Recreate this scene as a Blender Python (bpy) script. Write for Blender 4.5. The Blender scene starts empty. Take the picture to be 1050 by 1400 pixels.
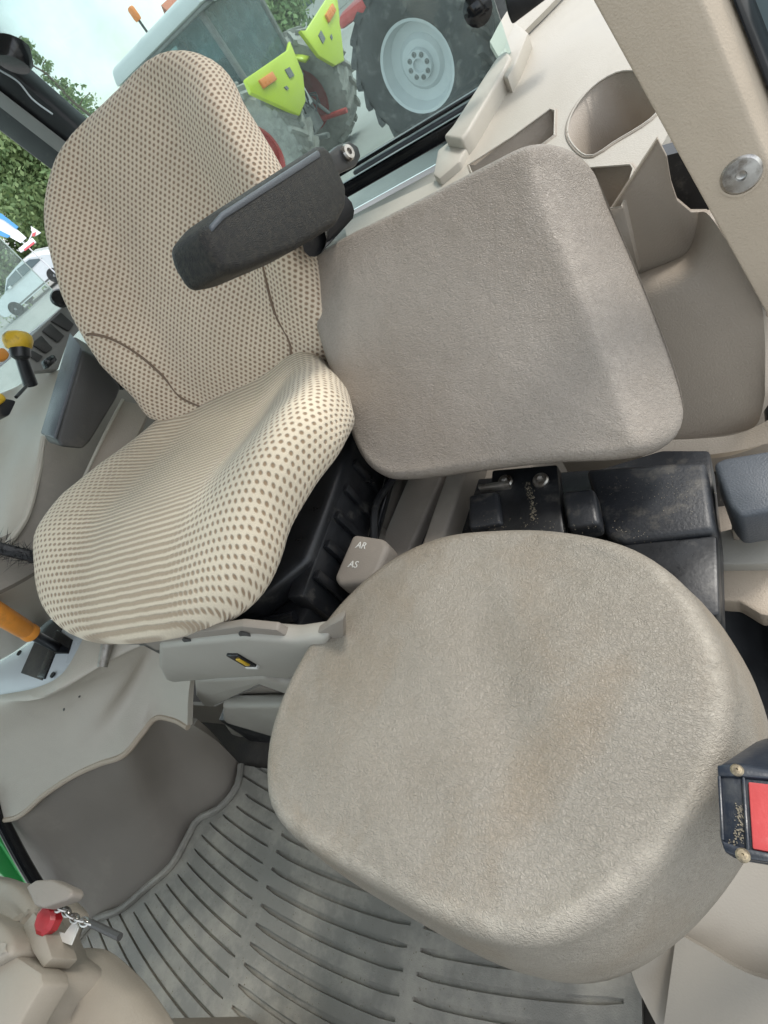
import bpy, bmesh, math, random
from mathutils import Vector, Matrix, noise
random.seed(7)
R = math.radians
SC = bpy.context.scene

# ------------------------------------------------------------------ camera
F, W, H = 750.0, 1050.0, 1400.0
CAM = Vector((0, 0, 1.0))
TH = math.atan(621 / 750.0)
ROLL = math.atan2(.671, .741)
head = Vector((-math.sqrt(.5), math.sqrt(.5), 0))
fw = head * math.cos(TH) + Vector((0, 0, -math.sin(TH)))
r0 = fw.cross(Vector((0, 0, 1))).normalized()
u0 = r0.cross(fw)
cr = r0 * math.cos(ROLL) - u0 * math.sin(ROLL)
cu = r0 * math.sin(ROLL) + u0 * math.cos(ROLL)
cd = bpy.data.cameras.new('camera')
cam = bpy.data.objects.new('camera', cd)
SC.collection.objects.link(cam)
cd.sensor_fit = 'VERTICAL'
cd.sensor_height = 36.0
cd.lens = 36.0 * F / H
cd.clip_start = .01
cd.clip_end = 3000
m3 = Matrix((cr, cu, -fw)).transposed()
cam.matrix_world = Matrix.Translation(CAM) @ m3.to_4x4()
SC.camera = cam

# ------------------------------------------------------------------ sky and sun
SUN_EL, SUN_AZ = 52.0, 45.0          # azimuth clockwise from +Y
wd = bpy.data.worlds.new('World')
SC.world = wd
wd.use_nodes = True
wn, wl = wd.node_tree.nodes, wd.node_tree.links
bg = wn['Background']
sky = wn.new('ShaderNodeTexSky')
sky.sky_type = 'NISHITA'
sky.sun_disc = False
sky.sun_elevation = R(SUN_EL)
sky.sun_rotation = R(SUN_AZ)
sky.air_density = 1.3
sky.dust_density = 2.5
tc = wn.new('ShaderNodeTexCoord')
cn = wn.new('ShaderNodeTexNoise')
cn.inputs['Scale'].default_value = 2.2
cn.inputs['Detail'].default_value = 7
cn.inputs['Roughness'].default_value = .6
rp = wn.new('ShaderNodeValToRGB')
rp.color_ramp.elements[0].position = .36
rp.color_ramp.elements[0].color = (.15, .15, .15, 1)
rp.color_ramp.elements[1].position = .62
rp.color_ramp.elements[1].color = (.97, .97, .97, 1)
mx = wn.new('ShaderNodeMix')
mx.data_type = 'RGBA'
mx.inputs['B'].default_value = (9.0, 9.4, 9.6, 1)
wl.new(tc.outputs['Generated'], cn.inputs['Vector'])
wl.new(cn.outputs['Fac'], rp.inputs['Fac'])
wl.new(rp.outputs['Color'], mx.inputs['Factor'])
wl.new(sky.outputs['Color'], mx.inputs['A'])
wl.new(mx.outputs['Result'], bg.inputs['Color'])
bg.inputs['Strength'].default_value = .115
sl = bpy.data.lights.new('sun', 'SUN')
sl.energy = 1.1
sl.angle = R(12)
sl.color = (1, .96, .9)
so = bpy.data.objects.new('sun', sl)
SC.collection.objects.link(so)
sd = Vector((math.sin(R(SUN_AZ)) * math.cos(R(SUN_EL)), math.cos(R(SUN_AZ)) * math.cos(R(SUN_EL)), math.sin(R(SUN_EL))))
so.rotation_euler = sd.to_track_quat('Z', 'Y').to_euler()
SC.view_settings.view_transform = 'Standard'
SC.view_settings.look = 'None'
SC.view_settings.exposure = 0.92
SC.view_settings.gamma = 1
SC.view_settings.use_curve_mapping = False
SC.render.engine = 'CYCLES'
SC.cycles.use_denoising = True
SC.cycles.max_bounces = 10
SC.cycles.transparent_max_bounces = 24

# ------------------------------------------------------------------ measuring helpers
def ray(x, y):
    return (fw * F + cr * (x - W / 2) - cu * (y - H / 2)) / F
def atz(x, y, z):
    d = ray(x, y); return CAM + d * ((z - CAM.z) / d.z)
def aty(x, y, Y):
    d = ray(x, y); return CAM + d * (Y / d.y)
def atx(x, y, X):
    d = ray(x, y); return CAM + d * (X / d.x)
def atp(x, y, p, n):
    d = ray(x, y); return CAM + d * ((p - CAM).dot(n) / d.dot(n))
def at(x, y, pl):
    k = pl[0]
    if k == 'x': return atx(x, y, pl[1])
    if k == 'y': return aty(x, y, pl[1])
    if k == 'z': return atz(x, y, pl[1])
    if k == 'd': return CAM + ray(x, y) * pl[1]
    return atp(x, y, Vector(pl[0]), Vector(pl[1]))

# ------------------------------------------------------------------ materials
MT = {}
def newmat(name):
    m = bpy.data.materials.new(name); m.use_nodes = True
    MT[name] = m
    return m, m.node_tree.nodes, m.node_tree.links, m.node_tree.nodes['Principled BSDF']
def surf(name, col, rough=.5, var=.15, vscale=4, grain=0, gscale=300, metal=0, dirt=None, dscale=6, damt=.5, dlo=.5, dhi=.7,
         spec=.5, rvar=.12, gtype='noise', gdist=.002, coat=0):
    """painted / moulded surface: base colour with soft mottling, optional dirt blotches, fine grain relief"""
    m, n, l, b = newmat(name)
    t = n.new('ShaderNodeTexCoord')
    ns = n.new('ShaderNodeTexNoise')
    ns.inputs['Scale'].default_value = vscale
    ns.inputs['Detail'].default_value = 6
    ns.inputs['Roughness'].default_value = .65
    l.new(t.outputs['Object'], ns.inputs['Vector'])
    hv = n.new('ShaderNodeMix'); hv.data_type = 'RGBA'
    hv.inputs['A'].default_value = (*[c * (1 - var) for c in col], 1)
    hv.inputs['B'].default_value = (*[min(1, c * (1 + var)) for c in col], 1)
    mr = n.new('ShaderNodeMapRange')
    mr.inputs['From Min'].default_value = .3; mr.inputs['From Max'].default_value = .7
    l.new(ns.outputs['Fac'], mr.inputs['Value'])
    l.new(mr.outputs['Result'], hv.inputs['Factor'])
    out = hv.outputs['Result']
    if dirt:
        dn = n.new('ShaderNodeTexNoise')
        dn.inputs['Scale'].default_value = dscale
        dn.inputs['Detail'].default_value = 9
        dn.inputs['Roughness'].default_value = .7
        l.new(t.outputs['Object'], dn.inputs['Vector'])
        dr = n.new('ShaderNodeMapRange')
        dr.inputs['From Min'].default_value = dlo; dr.inputs['From Max'].default_value = dhi
        dr.inputs['To Max'].default_value = damt
        l.new(dn.outputs['Fac'], dr.inputs['Value'])
        dm = n.new('ShaderNodeMix'); dm.data_type = 'RGBA'
        dm.inputs['B'].default_value = (*dirt, 1)
        l.new(dr.outputs['Result'], dm.inputs['Factor'])
        l.new(out, dm.inputs['A'])
        out = dm.outputs['Result']
    l.new(out, b.inputs['Base Color'])
    rr = n.new('ShaderNodeMapRange')
    rr.inputs['From Min'].default_value = .3; rr.inputs['From Max'].default_value = .7
    rr.inputs['To Min'].default_value = max(.05, rough - rvar); rr.inputs['To Max'].default_value = min(1, rough + rvar)
    l.new(ns.outputs['Fac'], rr.inputs['Value'])
    l.new(rr.outputs['Result'], b.inputs['Roughness'])
    b.inputs['Metallic'].default_value = metal
    b.inputs['Specular IOR Level'].default_value = spec
    b.inputs['Coat Weight'].default_value = coat
    if grain:
        if gtype == 'noise':
            g = n.new('ShaderNodeTexNoise'); g.inputs['Scale'].default_value = gscale; g.inputs['Detail'].default_value = 3
            go = g.outputs['Fac']
        else:
            g = n.new('ShaderNodeTexVoronoi'); g.inputs['Scale'].default_value = gscale
            go = g.outputs['Distance']
        l.new(t.outputs['Object'], g.inputs['Vector'])
        bp = n.new('ShaderNodeBump'); bp.inputs['Strength'].default_value = grain; bp.inputs['Distance'].default_value = gdist
        l.new(go, bp.inputs['Height'])
        l.new(bp.outputs['Normal'], b.inputs['Normal'])
    return m

def vinyl(name, col, stain, light, samt, seed, gsc=420, streak=None):
    """worn grained vinyl: creased leather grain, pale rubbed rims with painted highlight, brown rub stains"""
    m, n, l, b = newmat(name)
    t = n.new('ShaderNodeTexCoord')
    mp = n.new('ShaderNodeMapping'); mp.inputs['Location'].default_value = (seed, seed * .7, 0)
    l.new(t.outputs['Object'], mp.inputs['Vector'])
    def nz(sc, det, ro=.6, dist=0.0, sy=1):
        x = n.new('ShaderNodeTexNoise'); x.inputs['Scale'].default_value = sc; x.inputs['Detail'].default_value = det
        x.inputs['Roughness'].default_value = ro; x.inputs['Distortion'].default_value = dist
        if sy != 1:
            q = n.new('ShaderNodeMapping'); q.inputs['Scale'].default_value = (1, sy, 1); l.new(mp.outputs['Vector'], q.inputs['Vector'])
            l.new(q.outputs['Vector'], x.inputs['Vector'])
        else:
            l.new(mp.outputs['Vector'], x.inputs['Vector'])
        return x.outputs['Fac']
    def mrng(v, a, bb, lo=0, hi=1):
        x = n.new('ShaderNodeMapRange'); x.inputs['From Min'].default_value = a; x.inputs['From Max'].default_value = bb
        x.inputs['To Min'].default_value = lo; x.inputs['To Max'].default_value = hi
        l.new(v, x.inputs['Value']); return x.outputs['Result']
    def mixc(f, a, bb, blend='MIX'):
        x = n.new('ShaderNodeMix'); x.data_type = 'RGBA'; x.blend_type = blend
        for s, v in (('A', a), ('B', bb)):
            if isinstance(v, tuple): x.inputs[s].default_value = (*v, 1)
            else: l.new(v, x.inputs[s])
        if isinstance(f, float): x.inputs['Factor'].default_value = f
        else: l.new(f, x.inputs['Factor'])
        return x.outputs['Result']
    c = mixc(mrng(nz(5, 5), .35, .68), col, light)
    c = mixc(mrng(nz(7, 8, .65, .4, .6), .50, .66, 0, samt), c, stain)
    c = mixc(mrng(nz(3.3, 6, .6, .3), .55, .72, 0, samt * .6), c, tuple(s * .8 for s in stain))
    if streak:
        c0, c1, wid = streak
        cen = (c0 + c1) * .5; dr = (c1 - c0); ln = dr.length * .5; dr = dr.normalized(); pp = Vector((-dr.y, dr.x, 0))
        sb = n.new('ShaderNodeVectorMath'); sb.operation = 'SUBTRACT'; sb.inputs[1].default_value = tuple(cen)
        l.new(t.outputs['Object'], sb.inputs[0])
        sq_ = []
        for v_ in (dr / ln, pp / wid):
            d_ = n.new('ShaderNodeVectorMath'); d_.operation = 'DOT_PRODUCT'; d_.inputs[1].default_value = tuple(v_)
            l.new(sb.outputs['Vector'], d_.inputs[0])
            p_ = n.new('ShaderNodeMath'); p_.operation = 'POWER'; p_.inputs[1].default_value = 2
            ab = n.new('ShaderNodeMath'); ab.operation = 'ABSOLUTE'; l.new(d_.outputs['Value'], ab.inputs[0]); l.new(ab.outputs[0], p_.inputs[0])
            sq_.append(p_.outputs[0])
        sm_ = n.new('ShaderNodeMath'); sm_.operation = 'ADD'; l.new(sq_[0], sm_.inputs[0]); l.new(sq_[1], sm_.inputs[1])
        wob_ = n.new('ShaderNodeMath'); wob_.operation = 'MULTIPLY_ADD'; wob_.inputs[1].default_value = 2.6; l.new(nz(26, 8, .75), wob_.inputs[0]); wob_.inputs[2].default_value = -1.3
        s2_ = n.new('ShaderNodeMath'); s2_.operation = 'ADD'; l.new(sm_.outputs[0], s2_.inputs[0]); l.new(wob_.outputs[0], s2_.inputs[1])
        c = mixc(mrng(s2_.outputs[0], .0, 1.5, .42, 0), c, tuple(v * 1.05 for v in stain))
    # leather grain: small cells with creases, pale in the creases' shoulders
    vo = n.new('ShaderNodeTexVoronoi'); vo.inputs['Scale'].default_value = gsc; vo.feature = 'DISTANCE_TO_EDGE'
    wv = n.new('ShaderNodeTexNoise'); wv.inputs['Scale'].default_value = 120; wv.inputs['Detail'].default_value = 2
    l.new(mp.outputs['Vector'], wv.inputs['Vector'])
    va = n.new('ShaderNodeVectorMath'); va.operation = 'MULTIPLY_ADD'
    va.inputs[1].default_value = (.006, .006, .006)
    l.new(wv.outputs['Color'], va.inputs[0]); l.new(mp.outputs['Vector'], va.inputs[2])
    q = n.new('ShaderNodeMapping'); q.inputs['Scale'].default_value = (.72, 1.15, 1)
    l.new(va.outputs['Vector'], q.inputs['Vector']); l.new(q.outputs['Vector'], vo.inputs['Vector'])
    wr = n.new('ShaderNodeTexNoise'); wr.inputs['Scale'].default_value = gsc * .8; wr.inputs['Detail'].default_value = 2.5
    wr.inputs['Distortion'].default_value = .5
    l.new(q.outputs['Vector'], wr.inputs['Vector'])
    edv = mrng(vo.outputs['Distance'], .0, .25)
    mixe = n.new('ShaderNodeMath'); mixe.operation = 'MULTIPLY_ADD'; mixe.inputs[1].default_value = .45
    l.new(edv, mixe.inputs[0]); l.new(mrng(wr.outputs['Fac'], .36, .60, 0, .55), mixe.inputs[2])
    ed = mixe.outputs['Value']
    fine = nz(gsc * .62, 3, .75)
    c = mixc(mrng(ed, 0, .75, .20, 0), c, tuple(s * .40 for s in col))
    c = mixc(mrng(fine, .30, .47, .14, 0), c, tuple(s * .45 for s in col))
    c = mixc(mrng(fine, .56, .76, 0, .22), c, tuple(min(1, s * 1.5) for s in light))
    wat = n.new('ShaderNodeAttribute'); wat.attribute_name = 'rub_highlight'  # pale rims: rubbed vinyl and a ridge highlight painted into the colour
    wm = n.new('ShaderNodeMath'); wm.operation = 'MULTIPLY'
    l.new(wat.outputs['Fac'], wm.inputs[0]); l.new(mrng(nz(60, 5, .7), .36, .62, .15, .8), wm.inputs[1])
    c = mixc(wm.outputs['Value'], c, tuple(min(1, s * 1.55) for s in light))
    l.new(c, b.inputs['Base Color'])
    l.new(mrng(nz(9, 5), .3, .7, .30, .46), b.inputs['Roughness'])
    b.inputs['Specular IOR Level'].default_value = .45
    ad = n.new('ShaderNodeMath'); ad.operation = 'ADD'
    l.new(ed, ad.inputs[0]); l.new(fine, ad.inputs[1])
    bp = n.new('ShaderNodeBump'); bp.inputs['Strength'].default_value = .7; bp.inputs['Distance'].default_value = .0010
    l.new(ad.outputs['Value'], bp.inputs['Height'])
    b2 = n.new('ShaderNodeBump'); b2.inputs['Strength'].default_value = .30; b2.inputs['Distance'].default_value = .02
    l.new(nz(11, 3), b2.inputs['Height']); l.new(bp.outputs['Normal'], b2.inputs['Normal'])
    l.new(b2.outputs['Normal'], b.inputs['Normal'])
    return m

def fabric(name, base, dot, pitch, vm=1.25):
    """knitted upholstery: brown pits in a beige mesh; pits run together into ribs where the 'rib' attribute is low"""
    m, n, l, b = newmat(name)
    uv = n.new('ShaderNodeUVMap'); uv.uv_map = 'UVMap'
    def math_(op, a, bb=None, cc=None):
        x = n.new('ShaderNodeMath'); x.operation = op
        for i, v in enumerate((a, bb, cc)):
            if v is None: continue
            if isinstance(v, (int, float)): x.inputs[i].default_value = v
            else: l.new(v, x.inputs[i])
        return x.outputs['Value']
    sp = n.new('ShaderNodeSeparateXYZ'); l.new(uv.outputs['UV'], sp.inputs['Vector'])
    wob = n.new('ShaderNodeTexNoise'); wob.inputs['Scale'].default_value = 40; wob.inputs['Detail'].default_value = 2
    l.new(uv.outputs['UV'], wob.inputs['Vector'])
    wu = math_('MULTIPLY_ADD', wob.outputs['Fac'], .35, -.17)
    at_ = n.new('ShaderNodeAttribute'); at_.attribute_name = 'rib'
    U = math_('ADD', math_('DIVIDE', sp.outputs['X'], pitch), wu)
    V = math_('ADD', math_('DIVIDE', sp.outputs['Y'], pitch * vm), math_('MULTIPLY', wu, .35))
    def cell(off):
        a = math_('SUBTRACT', math_('FRACT', math_('ADD', U, off)), .5)
        c = math_('SUBTRACT', math_('FRACT', math_('ADD', V, off)), .5)
        a = math_('MULTIPLY', a, at_.outputs['Fac'])
        c = math_('MULTIPLY', c, 1.35 * vm / 1.25)
        return math_('SQRT', math_('ADD', math_('MULTIPLY', a, a), math_('MULTIPLY', c, c)))
    d = math_('MINIMUM', cell(0.0), cell(.5))
    mr = n.new('ShaderNodeMapRange'); mr.interpolation_type = 'SMOOTHSTEP'
    mr.inputs['From Min'].default_value = .13; mr.inputs['From Max'].default_value = .36
    mr.inputs['To Min'].default_value = 1; mr.inputs['To Max'].default_value = 0
    l.new(d, mr.inputs['Value'])
    big = n.new('ShaderNodeTexNoise'); big.inputs['Scale'].default_value = 7; big.inputs['Detail'].default_value = 5
    l.new(uv.outputs['UV'], big.inputs['Vector'])
    fin = n.new('ShaderNodeTexNoise'); fin.inputs['Scale'].default_value = 900; fin.inputs['Detail'].default_value = 2
    l.new(uv.outputs['UV'], fin.inputs['Vector'])
    mb = n.new('ShaderNodeMix'); mb.data_type = 'RGBA'
    mb.inputs['A'].default_value = (*[c * .80 for c in base], 1); mb.inputs['B'].default_value = (*[c * 1.12 for c in base], 1)
    mr2 = n.new('ShaderNodeMapRange'); mr2.inputs['From Min'].default_value = .3; mr2.inputs['From Max'].default_value = .7
    l.new(math_('MULTIPLY_ADD', fin.outputs['Fac'], .5, math_('MULTIPLY', big.outputs['Fac'], .5)), mr2.inputs['Value'])
    l.new(mr2.outputs['Result'], mb.inputs['Factor'])
    md = n.new('ShaderNodeMix'); md.data_type = 'RGBA'
    md.inputs['B'].default_value = (*dot, 1)
    l.new(mb.outputs['Result'], md.inputs['A'])
    rs = math_('MULTIPLY_ADD', at_.outputs['Fac'], .30, .52)
    l.new(math_('MULTIPLY', mr.outputs['Result'], rs), md.inputs['Factor'])
    l.new(md.outputs['Result'], b.inputs['Base Color'])
    b.inputs['Roughness'].default_value = .95
    b.inputs['Specular IOR Level'].default_value = .15
    b.inputs['Sheen Weight'].default_value = .25
    hh = math_('SUBTRACT', math_('MULTIPLY', fin.outputs['Fac'], .35), mr.outputs['Result'])
    bp = n.new('ShaderNodeBump'); bp.inputs['Strength'].default_value = .6; bp.inputs['Distance'].default_value = .003
    l.new(hh, bp.inputs['Height'])
    l.new(bp.outputs['Normal'], b.inputs['Normal'])
    return m

def glass(name, tint, dirt, lo, hi, amt):
    m, n, l, b = newmat(name)
    o = n['Material Output']
    tr = n.new('ShaderNodeBsdfTransparent'); tr.inputs['Color'].default_value = (*tint, 1)
    gl = n.new('ShaderNodeBsdfGlossy'); gl.inputs['Roughness'].default_value = .03
    df = n.new('ShaderNodeBsdfTranslucent'); df.inputs['Color'].default_value = (*dirt, 1)
    dd = n.new('ShaderNodeBsdfDiffuse'); dd.inputs['Color'].default_value = (*dirt, 1)
    d2 = n.new('ShaderNodeMixShader'); l.new(df.outputs[0], d2.inputs[1]); l.new(dd.outputs[0], d2.inputs[2])
    fr = n.new('ShaderNodeFresnel'); fr.inputs['IOR'].default_value = 1.45
    a = n.new('ShaderNodeMixShader'); l.new(fr.outputs[0], a.inputs[0]); l.new(tr.outputs[0], a.inputs[1]); l.new(gl.outputs[0], a.inputs[2])
    t = n.new('ShaderNodeTexCoord'); ns = n.new('ShaderNodeTexNoise'); ns.inputs['Scale'].default_value = 5; ns.inputs['Detail'].default_value = 8
    ns.inputs['Roughness'].default_value = .7
    l.new(t.outputs['Object'], ns.inputs['Vector'])
    mr = n.new('ShaderNodeMapRange'); mr.inputs['From Min'].default_value = lo; mr.inputs['From Max'].default_value = hi
    mr.inputs['To Min'].default_value = amt * .3; mr.inputs['To Max'].default_value = amt
    l.new(ns.outputs['Fac'], mr.inputs['Value'])
    f = n.new('ShaderNodeMixShader'); l.new(mr.outputs[0], f.inputs[0]); l.new(a.outputs[0], f.inputs[1]); l.new(d2.outputs[0], f.inputs[2])
    l.new(f.outputs[0], o.inputs['Surface'])
    return m

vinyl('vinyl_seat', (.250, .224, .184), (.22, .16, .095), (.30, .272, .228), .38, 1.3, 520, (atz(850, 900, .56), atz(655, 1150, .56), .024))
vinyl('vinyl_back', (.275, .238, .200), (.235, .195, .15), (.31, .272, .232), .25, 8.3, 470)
fabric('fabric_back', (.66, .555, .43), (.19, .115, .065), .0100)
fabric('fabric_seat', (.70, .61, .465), (.22, .135, .07), .0100, 1.7)
surf('seam', (.17, .12, .085), .9)
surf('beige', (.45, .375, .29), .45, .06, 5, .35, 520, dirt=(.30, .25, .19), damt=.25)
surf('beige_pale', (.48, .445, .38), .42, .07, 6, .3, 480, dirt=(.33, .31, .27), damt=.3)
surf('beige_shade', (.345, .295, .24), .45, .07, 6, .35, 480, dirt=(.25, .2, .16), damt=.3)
surf('grey_trim', (.225, .200, .170), .6, .08, 5, .2, 400, dirt=(.36, .33, .27), dscale=5, damt=.35, dlo=.55, dhi=.75)
surf('grey_boot', (.34, .325, .285), .5, .05, 6, .1, 400, dirt=(.3, .27, .23), damt=.3)
surf('black_metal', (.012, .013, .015), .38, .3, 20, .1, 200, dirt=(.16, .15, .13), dscale=22, damt=.5, dlo=.58, dhi=.75)
surf('black_dusty', (.020, .022, .026), .42, .3, 9, .2, 300, dirt=(.16, .145, .12), dscale=30, damt=.55, dlo=.52, dhi=.72)
surf('black_gloss', (.010, .011, .013), .18, .2, 9)
surf('armrest_vinyl', (.014, .014, .014), .46, .2, 10, .6, 900, dirt=(.17, .15, .105), dscale=220, damt=.22, dlo=.44, dhi=.70, gtype='vor', spec=.3)
surf('armrest_strip', (.075, .085, .098), .38, .15, 10, .3, 500)
surf('dark_grey', (.040, .040, .039), .5, .2, 10, .2, 400, dirt=(.2, .18, .15), damt=.4)
surf('mid_grey', (.20, .20, .19), .5, .1, 8, .2, 400)
surf('mat_rubber', (.245, .235, .208), .5, .12, 9, .35, 500, dirt=(.44, .41, .35), dscale=9, damt=.65, dlo=.47, dhi=.66)
surf('floor_dirt', (.045, .040, .034), .9, .35, 30, .4, 200)
surf('steel', (.52, .51, .49), .34, .15, 60, metal=1, dirt=(.16, .13, .1), dscale=70, damt=.75, dlo=.45, dhi=.65)
surf('screw_brass', (.30, .25, .17), .5, .25, 200, metal=.6, dirt=(.06, .05, .04), dscale=300, damt=.7, dlo=.45, dhi=.6)
surf('steel_dull', (.42, .40, .37), .5, .2, 40, metal=1, dirt=(.16, .13, .1), dscale=60, damt=.7)
surf('plate_silver', (.55, .60, .63), .35, .05, 6, .05, 400)
surf('yellow', (.62, .40, .03), .45, .15, 40, .3, 200, dirt=(.10, .07, .02), dscale=60, damt=.8, dlo=.52, dhi=.66)
surf('orange', (.70, .27, .04), .42, .12, 20, .1, 200, dirt=(.2, .1, .03), dscale=40, damt=.4)
surf('red_lens', (.50, .07, .07), .35, .10, 15, .1, 300, dirt=(.62, .30, .28), dscale=22, damt=.5)
surf('red_knob', (.34, .015, .02), .4, .2, 40)
surf('navy_plastic', (.014, .020, .032), .33, .2, 12, .1, 300, dirt=(.13, .13, .12), dscale=30, damt=.4)
surf('white_print', (.62, .62, .58), .6, .02)
surf('dust', (.20, .175, .13), .9, .25, 60, .4, 300)
surf('john_green', (.05, .36, .10), .3, .05, 5, coat=.3)
surf('lime', (.50, .62, .03), .4, .06, 3, coat=.2)
surf('pale_metal', (.52, .54, .54), .4, .05, 3)
surf('tyre', (.035, .036, .037), .8, .3, 6, .4, 60, dirt=(.20, .195, .18), dscale=7, damt=.6, dlo=.52, dhi=.70)
surf('tyre_muddy', (.30, .295, .27), .9, .25, 6, .4, 60, dirt=(.16, .155, .14), dscale=5, damt=.6, dlo=.5, dhi=.65)
surf('rim_grey', (.46, .48, .49), .45, .06, 4)
surf('rim_red', (.42, .04, .035), .5, .2, 6, dirt=(.3, .2, .16), dscale=6, damt=.5)
surf('machine_grey', (.17, .175, .17), .7, .3, 8)
surf('lamp_orange', (.75, .22, .03), .3, .05)
surf('lamp_red', (.45, .06, .03), .3, .05)
surf('car_white', (.74, .78, .80), .25, .02, 2, coat=.5)
surf('car_glass', (.10, .14, .15), .08, .1, 3)
surf('alloy', (.6, .62, .64), .3, .05, 5)
surf('flag_white', (.80, .82, .86), .7, .03)
surf('flag_blue', (.08, .30, .62), .7, .05)
surf('flag_red', (.60, .10, .12), .7, .05)
surf('bark', (.13, .10, .075), .9, .3, 10)
surf('roof_tile', (.50, .17, .10), .8, .15, 8)
surf('wall_white', (.70, .69, .66), .8, .04, 3)
surf('ground', (.30, .30, .285), .9, .15, .5, .3, 20, dirt=(.20, .20, .18), dscale=.8, damt=.5)
surf('grass', (.085, .14, .035), .95, .4, 3, .5, 30)
surf('headliner', (.45, .42, .37), .9, .05)
def leafmat(name, a, b_):
    m, n, l, b = newmat(name)
    oi = n.new('ShaderNodeNewGeometry')
    mx_ = n.new('ShaderNodeMix'); mx_.data_type = 'RGBA'
    mx_.inputs['A'].default_value = (*a, 1); mx_.inputs['B'].default_value = (*b_, 1)
    l.new(oi.outputs['Random Per Island'], mx_.inputs['Factor'])
    l.new(mx_.outputs['Result'], b.inputs['Base Color'])
    b.inputs['Roughness'].default_value = .7
    b.inputs['Subsurface Weight'].default_value = 0
    return m
leafmat('leaf_green', (.11, .19, .07), (.27, .36, .15))
leafmat('leaf_pale', (.17, .25, .10), (.36, .44, .21))
leafmat('leaf_light', (.11, .19, .055), (.27, .36, .13))
glass('glass_rear', (.86, .96, .94), (.80, .86, .84), .36, .70, .065)
glass('glass_side', (.88, .97, .95), (.80, .86, .84), .4, .8, .24)
glass('glass_far', (.45, .60, .62), (.5, .6, .6), .3, .7, .35)

# ------------------------------------------------------------------ mesh helpers
COL = SC.collection
def link(name, me, mat, parent=None):
    o = bpy.data.objects.new(name, me)
    if mat and not me.materials: me.materials.append(MT[mat])
    COL.objects.link(o)
    if parent is not None:
        o.parent = parent
        o.matrix_parent_inverse = parent.matrix_world.inverted()
    return o
def finish(me, smooth=35):
    me.shade_smooth()
    me.set_sharp_from_angle(angle=R(smooth))
    return me
def frombm(name, bm, mat, parent=None, smooth=35):
    bmesh.ops.recalc_face_normals(bm, faces=bm.faces)
    me = bpy.data.meshes.new(name); bm.to_mesh(me); bm.free()
    finish(me, smooth)
    return link(name, me, mat, parent)
def tag(o, label, cat, group=None, kind=None):
    if label: o['label'] = label
    if cat: o['category'] = cat
    if group: o['group'] = group
    if kind: o['kind'] = kind
    return o
def thing(name, loc, label, cat, group=None, rz=0):
    o = bpy.data.objects.new(name, None); COL.objects.link(o)
    o.location = loc; o.rotation_euler = (0, 0, rz); o.empty_display_size = .1
    o.matrix_world = Matrix.Translation(Vector(loc)) @ Matrix.Rotation(rz, 4, 'Z')
    return tag(o, label, cat, group)
def catmull(pts, n, closed=False):
    """resample a polyline to n points along a Catmull-Rom curve, even in length"""
    P = [Vector(p) for p in pts]; k = len(P); out = []
    segs = k if closed else k - 1
    for i in range(segs):
        if closed: a, b, c, d = P[(i - 1) % k], P[i], P[(i + 1) % k], P[(i + 2) % k]
        else: a, b, c, d = P[max(i - 1, 0)], P[i], P[i + 1], P[min(i + 2, k - 1)]
        for j in range(12):
            t = j / 12
            out.append(.5 * ((2 * b) + (c - a) * t + (2 * a - 5 * b + 4 * c - d) * t * t + (3 * b - a - 3 * c + d) * t ** 3))
    if closed: out.append(out[0].copy())
    else: out.append(P[-1])
    L = [0.0]
    for i in range(1, len(out)): L.append(L[-1] + (out[i] - out[i - 1]).length)
    m = n if closed else n - 1
    res = []; j = 0
    for i in range(n):
        s = L[-1] * i / m
        while j < len(L) - 2 and L[j + 1] < s: j += 1
        f = (s - L[j]) / max(1e-9, L[j + 1] - L[j])
        res.append(out[j].lerp(out[j + 1], min(1, f)))
    return res
def slab(name, pts, off, mat, parent=None, bev=.004, seg=2, smooth=40):
    """solid plate: outline pts (3D), swept by the vector off, edges rounded"""
    bm = bmesh.new()
    off = Vector(off)
    a = [bm.verts.new(p) for p in pts]; b = [bm.verts.new(Vector(p) + off) for p in pts]
    n = len(a)
    bm.faces.new(a); bm.faces.new(b[::-1])
    for i in range(n): bm.faces.new((a[i], b[i], b[(i + 1) % n], a[(i + 1) % n]))
    bmesh.ops.recalc_face_normals(bm, faces=bm.faces)
    if bev: bmesh.ops.bevel(bm, geom=list(bm.edges), offset=bev, segments=seg, affect='EDGES', profile=.5, clamp_overlap=True)
    return frombm(name, bm, mat, parent, smooth)
def pslab(name, px, pl, off, mat, parent=None, bev=.004, seg=2, smooth=40):
    return slab(name, [at(x, y, pl) for x, y in px], off, mat, parent, bev, seg, smooth)
def loftbox(name, A, B, mat, parent=None, bev=.004, seg=2):
    bm = bmesh.new()
    a = [bm.verts.new(p) for p in A]; b = [bm.verts.new(p) for p in B]; n = len(a)
    bm.faces.new(a); bm.faces.new(b[::-1])
    for i in range(n): bm.faces.new((a[i], b[i], b[(i + 1) % n], a[(i + 1) % n]))
    bmesh.ops.recalc_face_normals(bm, faces=bm.faces)
    if bev: bmesh.ops.bevel(bm, geom=list(bm.edges), offset=bev, segments=seg, affect='EDGES', profile=.5, clamp_overlap=True)
    return frombm(name, bm, mat, parent)
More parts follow.
